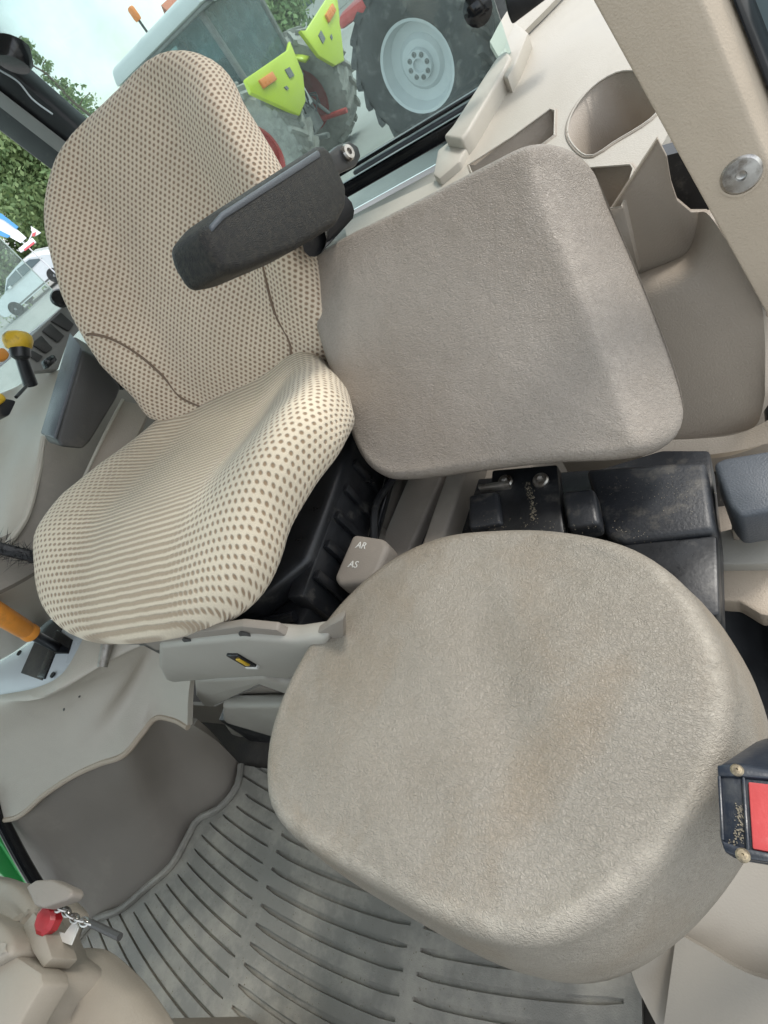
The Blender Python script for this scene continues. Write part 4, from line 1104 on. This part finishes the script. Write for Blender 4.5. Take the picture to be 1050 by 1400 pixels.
# ================================================================== STEERING COLUMN (lower left)
ST = thing('steering_column', (-.62, -.2, 0), 'brown-beige moulded steering column cover at the bottom left', 'column')
def blob(name, px, z0, z1, mat, dome, rw=.045):
    """rounded moulded cover: outline at height z0, bulging to z0+dome, going down to z1"""
    O = [atz(x, y, z0) for x, y in px]
    return pad(name, O, UP, mat, ST, z0 - z1, rw, rw * .7, dome, .0, 90)
surf('column_beige', (.30, .265, .215), .5, .06, 5, .2, 400)
blob('column_cover', [(-60, 1330), (20, 1310), (70, 1296), (100, 1296), (138, 1328), (170, 1370), (196, 1424), (200, 1520), (60, 1560), (-80, 1540), (-120, 1420)], .52, .475, 'column_beige', .015)
blob('upper_cover', [(-80, 1196), (-30, 1198), (10, 1206), (36, 1228), (46, 1246), (30, 1268), (40, 1300), (62, 1322), (60, 1345), (36, 1385), (20, 1440), (-60, 1460), (-110, 1320)], .57, .50, 'column_beige', .008, .014)
pslab('cover_plate', [(30, 1266), (46, 1246), (58, 1268), (71, 1310), (58, 1324), (44, 1302)], ('z', .578), (0, 0, -.03), 'column_beige', ST, .002)
blob('shroud', [(-60, 1240), (-10, 1258), (8, 1276), (12, 1296), (0, 1312), (-60, 1330)], .60, .55, 'column_beige', .004, .012)
pslab('lower_flap', [(-40, 1330), (20, 1306), (56, 1330), (58, 1346), (20, 1410), (-40, 1430)], ('z', .588), (0, 0, -.03), 'column_beige', ST, .003)
pslab('stalk_switch', [(34, 1212), (48, 1203), (70, 1202), (96, 1214), (98, 1222), (92, 1230), (58, 1242), (46, 1238)], ('z', .60), (0, 0, -.016), 'grey_trim', ST, .006, 4)
slab('column_core', [Vector(p) for p in [(-.85, -.45, .42), (-.62, -.45, .42), (-.62, -.24, .42), (-.85, -.24, .42)]], (0, 0, -.41), 'column_beige', ST, .02)

KC = thing('key_chain', (-.6, -.08, .42), 'small chain with red tag and dark pin hanging by the column', 'chain')
lathe('red_tag', [(.010, 0), (.014, .002), (.014, .011), (.010, .014), (0, .0145)], atz(74, 1256, .57), (.2, -.1, 1), 'red_knob', KC, 9, 20)
cp = catmull([atz(*p, .58) for p in [(76, 1240), (90, 1246), (102, 1256), (114, 1260), (126, 1264)]], 9)
for i, p in enumerate(cp[:-1]):
    d = (cp[i + 1] - p).normalized(); sd_ = d.cross(UP).normalized(); up_ = UP if i % 2 else sd_
    pts = []
    for k in range(13):
        a_ = 2 * math.pi * k / 12
        pts.append(p + (cp[i + 1] - p) * .5 + d * math.cos(a_) * .0075 + up_ * math.sin(a_) * .0035)
    tube('chain_link', pts, .0012, 'steel', KC, 5)
tube('chain_pin', [atz(124, 1262, .58), atz(164, 1281, .575)], .0035, 'dark_grey', KC, 8)
pslab('paper_tag', [(52, 1246), (64, 1254), (74, 1272), (88, 1276), (102, 1258), (106, 1268), (96, 1292), (66, 1280)], ('z', .56), (0, 0, -.002), 'white_print', KC, 0)

# ---- outer body seen through the right door glass, low left
GB = thing('green_body', (-1.75, -.3, -.3), 'green painted tractor bodywork outside the side window', 'bodywork')
pslab('green_panel', [(-60, 1060), (-10, 1120), (30, 1180), (50, 1215), (22, 1215), (-60, 1140)], ('x', -1.66), (-.04, 0, 0), 'john_green', GB, .006)
pslab('green_rail', [(-60, 1040), (-14, 1100), (46, 1206), (52, 1214), (40, 1214), (-20, 1120), (-60, 1062)], ('x', -1.63), (-.02, 0, 0), 'john_green', GB, .004)
slab('green_tank', [Vector(p) for p in [(-1.70, -1.0, -.45), (-1.70, -.05, -.45), (-2.05, -.05, -.45), (-2.05, -1.0, -.45)]], (0, 0, -.4), 'john_green', GB, .03)
SEAL = tag(tube('door_seal', catmull([atx(*p, -1.47) for p in [(-20, 1080), (6, 1130), (30, 1175), (52, 1212), (90, 1270)]], 20), .014, 'black_gloss', None, 10), 'black rubber seal along the lower edge of the side window', 'seal')

# ================================================================== OUTSIDE
GZ = -1.40
G = bpy.data.meshes.new('ground'); G.from_pydata([(-900, -900, GZ), (900, -900, GZ), (900, 900, GZ), (-900, 900, GZ)], [], [(0, 1, 2, 3)])
tag(link('ground', G, 'ground'), 'pale gravel yard outside the cab', 'ground', None, 'structure')
def wheel(name, c, axis, rad, wid, rimr, tyre, rimm, parent, lugs=20):
    ax = Vector(axis).normalized(); h = wid / 2
    t = lathe(name, [(rimr, -h * .8), (rimr * 1.15, -h * .98), (rad * .80, -h), (rad * .93, -h * .85), (rad * .955, -h * .5), (rad * .96, 0), (rad * .955, h * .5), (rad * .93, h * .85), (rad * .80, h), (rimr * 1.15, h * .98), (rimr, h * .8)], c, ax, tyre, parent, 40, 50, False)
    s = ax.cross(Vector((0, 0, 1))).normalized(); q = ax.cross(s)
    bm = bmesh.new()
    for k in range(lugs * 2):
        sg = 1 if k % 2 else -1; a0 = 2 * math.pi * k / (lugs * 2)
        pr = []
        for f in (0, .5, 1):
            a_ = a0 + f * .26; hh = sg * h * (.02 + .97 * f); rr = rad * (.955 - .03 * f * f)
            d = s * math.cos(a_) + q * math.sin(a_); tg = q * math.cos(a_) - s * math.sin(a_)
            for e in (-1, 1):
                pr.append((c + d * rr * .985 + ax * hh + tg * e * rad * .050, c + d * (rr + rad * .075) + ax * hh + tg * e * rad * .034))
        for i in (0, 2):
            v = [bm.verts.new(x) for x in (pr[i][0], pr[i][1], pr[i + 1][1], pr[i + 1][0], pr[i + 2][0], pr[i + 2][1], pr[i + 3][1], pr[i + 3][0])]
            for f_ in ((0, 1, 2, 3), (4, 5, 6, 7), (1, 5, 6, 2), (0, 4, 5, 1), (3, 2, 6, 7)):
                bm.faces.new([v[j] for j in f_])
    o = frombm('tyre_lugs', bm, tyre, t, 20)
    o['kind'] = 'stuff'
    lathe('rim', [(rimr * 1.02, -h * .82), (rimr * .94, -h * .70), (rimr * .9, -h * .2), (rimr * .55, -h * .05), (rimr * .32, h * .1), (rimr * .30, h * .22), (rimr * .12, h * .25), (0, h * .25)], c, ax, rimm, t, 36, 30, False)
    lathe('rim', [(rimr * 1.03, h * .84), (rimr * .96, h * .80), (rimr * .93, h * .55), (rimr * .86, h * .22), (rimr * .62, h * .12), (rimr * .52, h * .30), (rimr * .36, h * .34), (rimr * .34, h * .55), (rimr * .16, h * .58), (rimr * .14, h * .42), (0, h * .40)], c, ax, rimm, t, 36, 30, False)
    for k in range(8):
        a_ = 2 * math.pi * k / 8
        d = s * math.cos(a_) + q * math.sin(a_)
        bolt('wheel_bolt', c + d * rimr * .26 + ax * h * .56, ax, .030, 'machine_grey', t)
    return t
def tbox(name, T, lo, hi, mat, parent, bev=.02, taper=None):
    x0, y0, z0 = lo; x1, y1, z1 = hi
    A = [T @ Vector(p) for p in [(x0, y0, z0), (x1, y0, z0), (x1, y1, z0), (x0, y1, z0)]]
    k = taper or 1
    cx, cy = (x0 + x1) / 2, (y0 + y1) / 2
    B = [T @ Vector((cx + (x - cx) * k, cy + (y - cy) * k, z1)) for x, y in [(x0, y0), (x1, y0), (x1, y1), (x0, y1)]]
    return loftbox(name, A, B, mat, parent, bev, 2)

# lime tractor seen from behind
yaw = 1.466
lt = Vector((-6.154, 10.916, GZ))
LTW = thing('farm_tractor', lt, 'lime green tractor with muddy tyres seen through the rear window', 'tractor', None, yaw)
T = LTW.matrix_world @ Matrix.Scale(1.06, 4)
for sx in (-1, 1):
    wheel('wheel', T @ Vector((sx * 1.0, -.18, .93)), T.to_3x3() @ Vector((sx, 0, 0)), .97, .62, .52, 'tyre_muddy', 'rim_red', LTW)
# fenders
for sx in (-1, 1):
    bm = bmesh.new(); prof = []
    for k in range(13):
        a_ = R(50 + k * 7.0); prof.append((-.10 - 1.06 * math.cos(a_), .60 + 1.06 * math.sin(a_)))
    ri = [[bm.verts.new(T @ Vector((sx * x, y + (.05 if x > 1 else 0), z + (0 if x < 1 else -.02)))) for (y, z) in prof] for x in (.50, .58, 1.05, 1.20)]
    for a_, b_ in zip(ri, ri[1:]):
        for k in range(len(prof) - 1): bm.faces.new((a_[k], a_[k + 1], b_[k + 1], b_[k]))
    fo = frombm('fender', bm, 'lime', LTW, 40)
    md = fo.modifiers.new('s', 'SOLIDIFY'); md.thickness = .04
    pts = [(.20 + (x_ - .3) * 1.42, z_) for x_, z_ in [(.30, 1.72), (.42, 1.66), (1.34, 1.78), (1.38, 1.62), (1.10, 1.28), (.86, .98), (.62, 1.04), (.40, 1.30)]]
    slab('fender_plate', [T @ Vector((sx * x, -1.14, z + .06)) for x, z in pts], T.to_3x3() @ Vector((0, .07, 0)), 'lime', fo, .02, 2)
    slab('tail_lamp', [T @ Vector((sx * x, -1.18, z + .06)) for x, z in [(1.08, 1.62), (1.46, 1.66), (1.46, 1.55), (1.08, 1.51)]], T.to_3x3() @ Vector((0, .05, 0)), 'lamp_orange', fo, .01)
    slab('fender_decal', [T @ Vector((sx * x, -1.155, z + .06)) for x, z in [(.60, 1.50), (.74, 1.52), (.74, 1.40), (.60, 1.38)]], T.to_3x3() @ Vector((0, .02, 0)), 'machine_grey', fo, 0)
    slab('fender_reflector', [T @ Vector((sx * x, -1.155, z + .06)) for x, z in [(.92, 1.37), (.99, 1.38), (.97, 1.33), (.91, 1.32)]], T.to_3x3() @ Vector((0, .02, 0)), 'machine_grey', fo, 0)
tbox('axle_housing', T, (-.62, -.25, .55), (.62, .45, 1.1), 'machine_grey', LTW, .06)
tbox('hitch_frame', T, (-.34, -.62, .55), (.34, -.25, 1.25), 'machine_grey', LTW, .05)
for sx in (-1, 1):
    tube('lift_arm', [T @ Vector((sx * .36, -.2, .70)), T @ Vector((sx * .44, -1.05, .52))], .045, 'rim_red' if sx > 0 else 'machine_grey', LTW)
    tube('lift_rod', [T @ Vector((sx * .30, -.45, 1.30)), T @ Vector((sx * .42, -.75, .60))], .03, 'machine_grey', LTW)
    slab('hitch_plate', [T @ Vector((sx * x, -.66, z)) for x, z in [(.10, .92), (.28, .92), (.28, 1.16), (.10, 1.16)]], T.to_3x3() @ Vector((0, .05, 0)), 'pale_metal', LTW, .01)
for k in range(10):
    x = random.uniform(-.34, .34); z = random.uniform(.7, 1.3)
    tube('hose', catmull([T @ Vector((x, -.5, z)), T @ Vector((x + random.uniform(-.1, .1), -.72, z - .06)), T @ Vector((x + random.uniform(-.2, .2), -.66, z - .25))], 10), .014, 'black_metal', LTW, 6)
lathe('coupler', [(.03, 0), (.035, .04), (0, .05)], T @ Vector((.12, -.7, 1.22)), T.to_3x3() @ Vector((0, -1, 0)), 'yellow', LTW, 10)
tbox('hood', T, (-.42, 1.3, .95), (.42, 3.4, 1.75), 'lime', LTW, .08)
# cab
gz0, gz1 = 1.35, 2.72
for (xx, yy) in [(-.78, -.45), (.78, -.45), (-.80, 1.25), (.80, 1.25)]:
    tube('cab_post', [T @ Vector((xx * .92, yy, gz0 - .1)), T @ Vector((xx, yy, gz1))], .055, 'machine_grey', LTW, 8)
slab('rear_glass', [T @ Vector(p) for p in [(-.66, -.46, gz0), (.66, -.46, gz0), (.72, -.46, gz1), (-.72, -.46, gz1)]], T.to_3x3() @ Vector((0, .01, 0)), 'glass_far', LTW, 0)
for sx in (-1, 1):
    slab('side_glass', [T @ Vector((sx * x, y, z)) for x, y, z in [(.74, -.4, gz0), (.76, 1.2, gz0), (.79, 1.2, gz1), (.77, -.4, gz1)]], T.to_3x3() @ Vector((-sx * .01, 0, 0)), 'glass_far', LTW, 0)
tbox('cab_floor', T, (-.7, -.42, 1.2), (.7, 1.2, 1.34), 'machine_grey', LTW, .02)
tbox('cab_seat', T, (-.28, .1, 1.34), (.28, .6, 2.15), 'machine_grey', LTW, .06)
rf_ = tbox('roof', T, (-1.02, -.72, gz1 + .02), (1.02, 1.6, gz1 + .24), 'pale_metal', LTW, .07, .93)
tbox('roof_lining', T, (-.95, -.66, gz1 - .03), (.95, 1.5, gz1 + .015), 'machine_grey', LTW, .01)
for sx in (-1, 1):
    for off in (.50, .68):
        lathe('work_light', [(.07, -.05), (.085, 0), (.075, .012), (0, .014)], T @ Vector((sx * off, -.73, gz1 + .03)), T.to_3x3() @ Vector((0, -1, -.25)), 'alloy', LTW, 16)
lathe('beacon', [(.05, 0), (.06, .04), (.06, .15), (.045, .18), (0, .19)], T @ Vector((-.80, .55, gz1 + .40)), (0, 0, 1), 'lamp_orange', LTW, 16)
tube('beacon_stem', [T @ Vector((-.80, .55, gz1 + .2)), T @ Vector((-.80, .55, gz1 + .41))], .02, 'black_metal', LTW, 8)
tube('exhaust', [T @ Vector((.80, 1.45, 1.5)), T @ Vector((.82, 1.45, 3.0))], .07, 'black_metal', LTW, 10)

# second tractor: big dark tyre with grey rim
wc = CAM + ray(580, 86) * 7.1
ST2 = thing('parked_tractor', (wc.x, wc.y, GZ), 'tractor with tall dark tyre and pale grey rim beside the lime one', 'tractor')
tv = (CAM - wc); tv.z = 0; tv.normalize()
wax = (tv * .70 - r0 * .71).normalized()
wc.z = GZ + .95
wheel('wheel', wc, wax, .93, .50, .50, 'tyre', 'rim_grey', ST2, 22)
wheel('wheel', wc - wax * 1.75, wax, .93, .50, .50, 'tyre', 'rim_grey', ST2, 22)
fwd = wax.cross(Vector((0, 0, 1))).normalized()
if fwd.dot(tv) < 0: fwd = -fwd
M2 = Matrix((wax, fwd, Vector((0, 0, 1)))).transposed().to_4x4(); M2.translation = Vector((wc.x, wc.y, GZ))
tbox('body', M2, (-1.3, -.5, .6), (-.4, 2.9, 1.2), 'machine_grey', ST2, .06)
tbox('hood', M2, (-1.25, 1.1, 1.15), (-.5, 2.9, 1.85), 'rim_red', ST2, .08)
tbox('fender', M2, (-.35, -.8, 1.72), (.22, .95, 1.86), 'rim_red', ST2, .06, .92)
tbox('cab_glass', M2, (-1.55, -.45, 1.45), (-.25, 1.05, 2.7), 'car_glass', ST2, .05, .94)
tbox('roof', M2, (-1.65, -.6, 2.7), (-.15, 1.2, 2.9), 'rim_red', ST2, .06)
# loose yellow-green ball hitch cover near the window


# white car
def car(name, p, heading, label, cat, group=None, mat='car_white'):
    o = thing(name, p, label, cat, group, heading); T = o.matrix_world.copy()
    prof = [(-2.1, .35), (-2.15, .72), (-1.95, .95), (-1.2, 1.04), (-.55, 1.42), (.2, 1.50), (1.0, 1.46), (1.75, 1.12), (2.08, .95), (2.12, .45), (2.0, .30), (-1.9, .28)]
    bm = bmesh.new(); rows = []
    for x, k, dz in [(-.86, .97, 0), (-.80, 1, .0), (.80, 1, 0), (.86, .97, 0)]:
        rows.append([bm.verts.new(T @ Vector((x * (1 if z < 1.0 else .80), y * k, z))) for y, z in prof])
    for a_, b_ in zip(rows, rows[1:]):
        for k in range(len(prof)): bm.faces.new((a_[k], a_[(k + 1) % len(prof)], b_[(k + 1) % len(prof)], b_[k]))
    bm.faces.new(rows[0][::-1]); bm.faces.new(rows[-1])
    bd = frombm('body', bm, mat, o, 30)
    for sx in (-1, 1):
        for pts in ([(-1.0, 1.08), (-.50, 1.36), (.10, 1.42), (.10, 1.06)], [(.18, 1.06), (.18, 1.42), (.95, 1.38), (1.45, 1.10)]):
            slab('window', [T @ Vector((sx * (.875 if z < 1.1 else .735), y, z)) for y, z in pts], T.to_3x3() @ Vector((-sx * .02, 0, 0)), 'car_glass', o, 0)
        slab('sill_strip', [T @ Vector((sx * .87, y, z)) for y, z in [(-1.0, .40), (1.0, .40), (1.0, .33), (-1.0, .33)]], T.to_3x3() @ Vector((-sx * .02, 0, 0)), 'machine_grey', o, 0)
        slab('mirror', [T @ Vector((sx * .98, y, z)) for y, z in [(-.72, 1.02), (-.58, 1.02), (-.58, 1.14), (-.72, 1.14)]], T.to_3x3() @ Vector((-sx * .12, 0, 0)), mat, o, .02)
        for y in (-1.32, 1.30):
            c = T @ Vector((sx * .80, y, .33))
            w_ = lathe('wheel', [(.20, -.1), (.31, -.1), (.33, -.05), (.33, .05), (.31, .1), (.2, .1)], c, T.to_3x3() @ Vector((sx, 0, 0)), 'tyre', o, 28)
            lathe('rim', [(.215, .06), (.215, .1), (.19, .085), (.06, .10), (0, .10)], c, T.to_3x3() @ Vector((sx, 0, 0)), 'alloy', w_, 20)
    return o
w1, w2 = atz(31, 426, GZ), atz(95, 371, GZ)
ca_ = (w2 - w1); ca_.z = 0
print('car wheelbase', ca_.length, w1, w2)
mid_ = (w1 + w2) * .5
car('parked_car', (mid_.x, mid_.y, GZ), math.atan2(-ca_.x, ca_.y), 'white estate car parked on the yard beyond the side window', 'car')

# banner flags behind the car
FL = thing('banner_flag', atz(22, 352, GZ + .2), 'white feather banner with blue edge behind the white car', 'flag')
dF = 24.0
fp_ = lambda x, y, d=dF: CAM + ray(x, y) * d
slab('banner_cloth', [fp_(*p) for p in [(-6, 293), (8, 300), (36, 325), (28, 332), (2, 318), (-6, 312)]], fw * .03, 'flag_white', FL, 0)
slab('banner_edge', [fp_(*p, dF - .05) for p in [(-6, 290), (2, 292), (25, 310), (22, 313), (4, 300), (-6, 296)]], fw * .03, 'flag_blue', FL, 0)
slab('banner_print', [fp_(*p, dF - .05) for p in [(-6, 312), (2, 316), (14, 322), (10, 325), (0, 322), (-6, 318)]], fw * .03, 'flag_blue', FL, 0)
pb = fp_(30, 330); tube('banner_pole', [pb, Vector((pb.x, pb.y, GZ))], .03, 'flag_white', FL, 8)
FL2 = thing('roadside_sign', fp_(38, 332), 'small white and red sign board beside the banner flag', 'sign')
slab('sign_board', [fp_(*p, 23.5) for p in [(25, 340), (44, 325), (49, 331), (28, 345)]], fw * .05, 'flag_white', FL2, 0)
slab('sign_stripe', [fp_(*p, 23.45) for p in [(32, 341), (46, 330), (47, 333), (34, 343)]], fw * .02, 'flag_red', FL2, 0)
slab('sign_flag', [fp_(*p, 23.6) for p in [(42, 309), (56, 318), (48, 323), (44, 320)]], fw * .02, 'flag_white', FL2, 0)
slab('flag_patch', [fp_(*p, 23.55) for p in [(44, 319), (49, 317), (47, 323), (44, 323)]], fw * .02, 'flag_red', FL2, 0)
pb = fp_(36, 336, 23.7); tube('sign_pole', [fp_(46, 316, 23.7), pb, Vector((pb.x, pb.y, GZ))], .03, 'flag_white', FL2, 8)

# trees
def tree(name, base, h, cw, leaf, n, label, ls=.16, sparse=False, trunk_r=.14, low=.15):
    o = thing(name, base, label, 'tree', 'trees around the yard')
    B = Vector(base); rnd = random.Random(int(abs(B.x) * 100) + n)
    bm = bmesh.new()
    tp = [B + Vector((rnd.uniform(-.1, .1) * k, rnd.uniform(-.1, .1) * k, h * .92 * k / 6)) for k in range(7)]
    tube_bm(bm, tp, [trunk_r * (1 - .13 * k) for k in range(7)], 8)
    tips = []
    nl = 26 if sparse else 16
    for k in range(nl):
        f = low + (1 - low) * (k + rnd.random()) / nl
        p = B + Vector((0, 0, h * .95 * f)); a_ = rnd.uniform(0, 6.28)
        ln = cw * (1 - .85 * f if sparse else (1 - (2 * f - 1.05) ** 2 * .8) ** .5 if abs(2 * f - 1.05) < 1.1 else .3) * rnd.uniform(.6, 1.1)
        e = p + Vector((math.cos(a_) * ln, math.sin(a_) * ln, ln * (.15 if sparse else .35)))
        tube_bm(bm, [p, p.lerp(e, .5) + Vector((0, 0, ln * .08)), e], [trunk_r * .3, trunk_r * .2, .012], 5)
        tips.append((p, e, ln))
    frombm('trunk', bm, 'bark', o, 40)
    bm = bmesh.new()
    for k in range(n):
        p, e, ln = tips[rnd.randrange(nl)]
        f = rnd.random() ** (.7)
        sp_ = (.16 if sparse else .42) * ln + .05
        c = p.lerp(e, f) + Vector((rnd.gauss(0, sp_ * .6), rnd.gauss(0, sp_ * .6), rnd.gauss(0, sp_ * .5) - (.12 if sparse else 0)))
        u_ = Vector((rnd.gauss(0, 1), rnd.gauss(0, 1), rnd.gauss(0, 1))).normalized(); v_ = u_.orthogonal().normalized()
        s_ = ls * rnd.uniform(.5, 1.2)
        bm.faces.new([bm.verts.new(c + u_ * s_), bm.verts.new(c + v_ * s_ * .5), bm.verts.new(c - u_ * s_ * .8), bm.verts.new(c - v_ * s_ * .5)])
    me = bpy.data.meshes.new('crown'); bm.to_mesh(me); bm.free()
    link('crown', me, leaf, o)
    return o
def base_at(x, y, d):
    p = CAM + ray(x, y) * d; return (p.x, p.y, GZ)
tree('larch_tree', base_at(72, 110, 20), 6.6, 1.5, 'leaf_pale', 4200, 'sparse light green tree rising above the rear cab post', .06, True, .10)
tree('leafy_tree', base_at(60, 250, 33), 6.2, 3.2, 'leaf_green', 12000, 'dense green tree close behind the bonnet of the white car', .2, low=.02)
tree('leafy_tree', base_at(10, 255, 36), 6.0, 3.4, 'leaf_light', 12000, 'pale green tree behind the feather banner', .2, low=.02)
tree('leafy_tree', base_at(-40, 330, 36), 5.2, 3.2, 'leaf_green', 10000, 'dark green tree at the left edge behind the parked car', .2, low=.02)
tree('leafy_tree', base_at(110, 215, 40), 5.4, 3.2, 'leaf_green', 10000, 'green tree behind the rear post and the seat back', .2, low=.02)
tree('leafy_tree', base_at(402, 30, 22), 5.0, 1.8, 'leaf_green', 9000, 'green tree in front of the red roofed house', .14, low=.05)
tree('leafy_tree', base_at(560, -60, 30), 6.5, 3.2, 'leaf_green', 9000, 'green tree behind the tall dark tractor tyre', .2, low=.05)
# house
hb = base_at(372, 18, 34)
hy = math.atan2(-hb[0], hb[1]) + R(20)
HS = thing('house', hb, 'white house with red tiled roof behind the tractors', 'house', None, hy)
TH_ = HS.matrix_world.copy()
tbox('wall', TH_, (-5, -3, 0), (5, 4, 3.1), 'wall_white', HS, .02)
rp_ = [(-5.4, -3.5, 3.1), (5.4, -3.5, 3.1), (5.4, .5, 5.6), (-5.4, .5, 5.6)]
slab('roof', [TH_ @ Vector(p) for p in rp_], TH_.to_3x3() @ Vector((0, .1, -.15)), 'roof_tile', HS, 0)
slab('roof', [TH_ @ Vector(p) for p in [(-5.4, 4.5, 3.1), (5.4, 4.5, 3.1), (5.4, .5, 5.6), (-5.4, .5, 5.6)]], TH_.to_3x3() @ Vector((0, -.1, -.15)), 'roof_tile', HS, 0)
for x in (-3.6, -1.2, 1.2, 3.6):
    tbox('window', TH_, (x - .5, -3.05, 1.1), (x + .5, -2.98, 2.4), 'car_glass', HS, .005)
# grass verge: turf blades on a strip beyond the yard
gp = [atz(*p, GZ) for p in [(-60, 470), (-60, 420), (20, 400), (45, 418), (0, 452)]]
bm = bmesh.new()
lo_ = [min(p[i] for p in gp) for i in (0, 1)]; hi_ = [max(p[i] for p in gp) for i in (0, 1)]
rr = random.Random(3)
for k in range(16000):
    x, y = rr.uniform(lo_[0], hi_[0]), rr.uniform(lo_[1], hi_[1])
    c = Vector((x, y, GZ)); a_ = rr.uniform(0, 6.28); d = Vector((math.cos(a_), math.sin(a_), 0)) * .05
    bm.faces.new([bm.verts.new(c - d), bm.verts.new(c + d), bm.verts.new(c + Vector((rr.uniform(-.08, .08), rr.uniform(-.08, .08), rr.uniform(.1, .25))))])
me = bpy.data.meshes.new('grass'); bm.to_mesh(me); bm.free()
tag(link('grass', me, 'leaf_light'), 'rough green grass verge near the white car', 'grass', None, 'stuff')
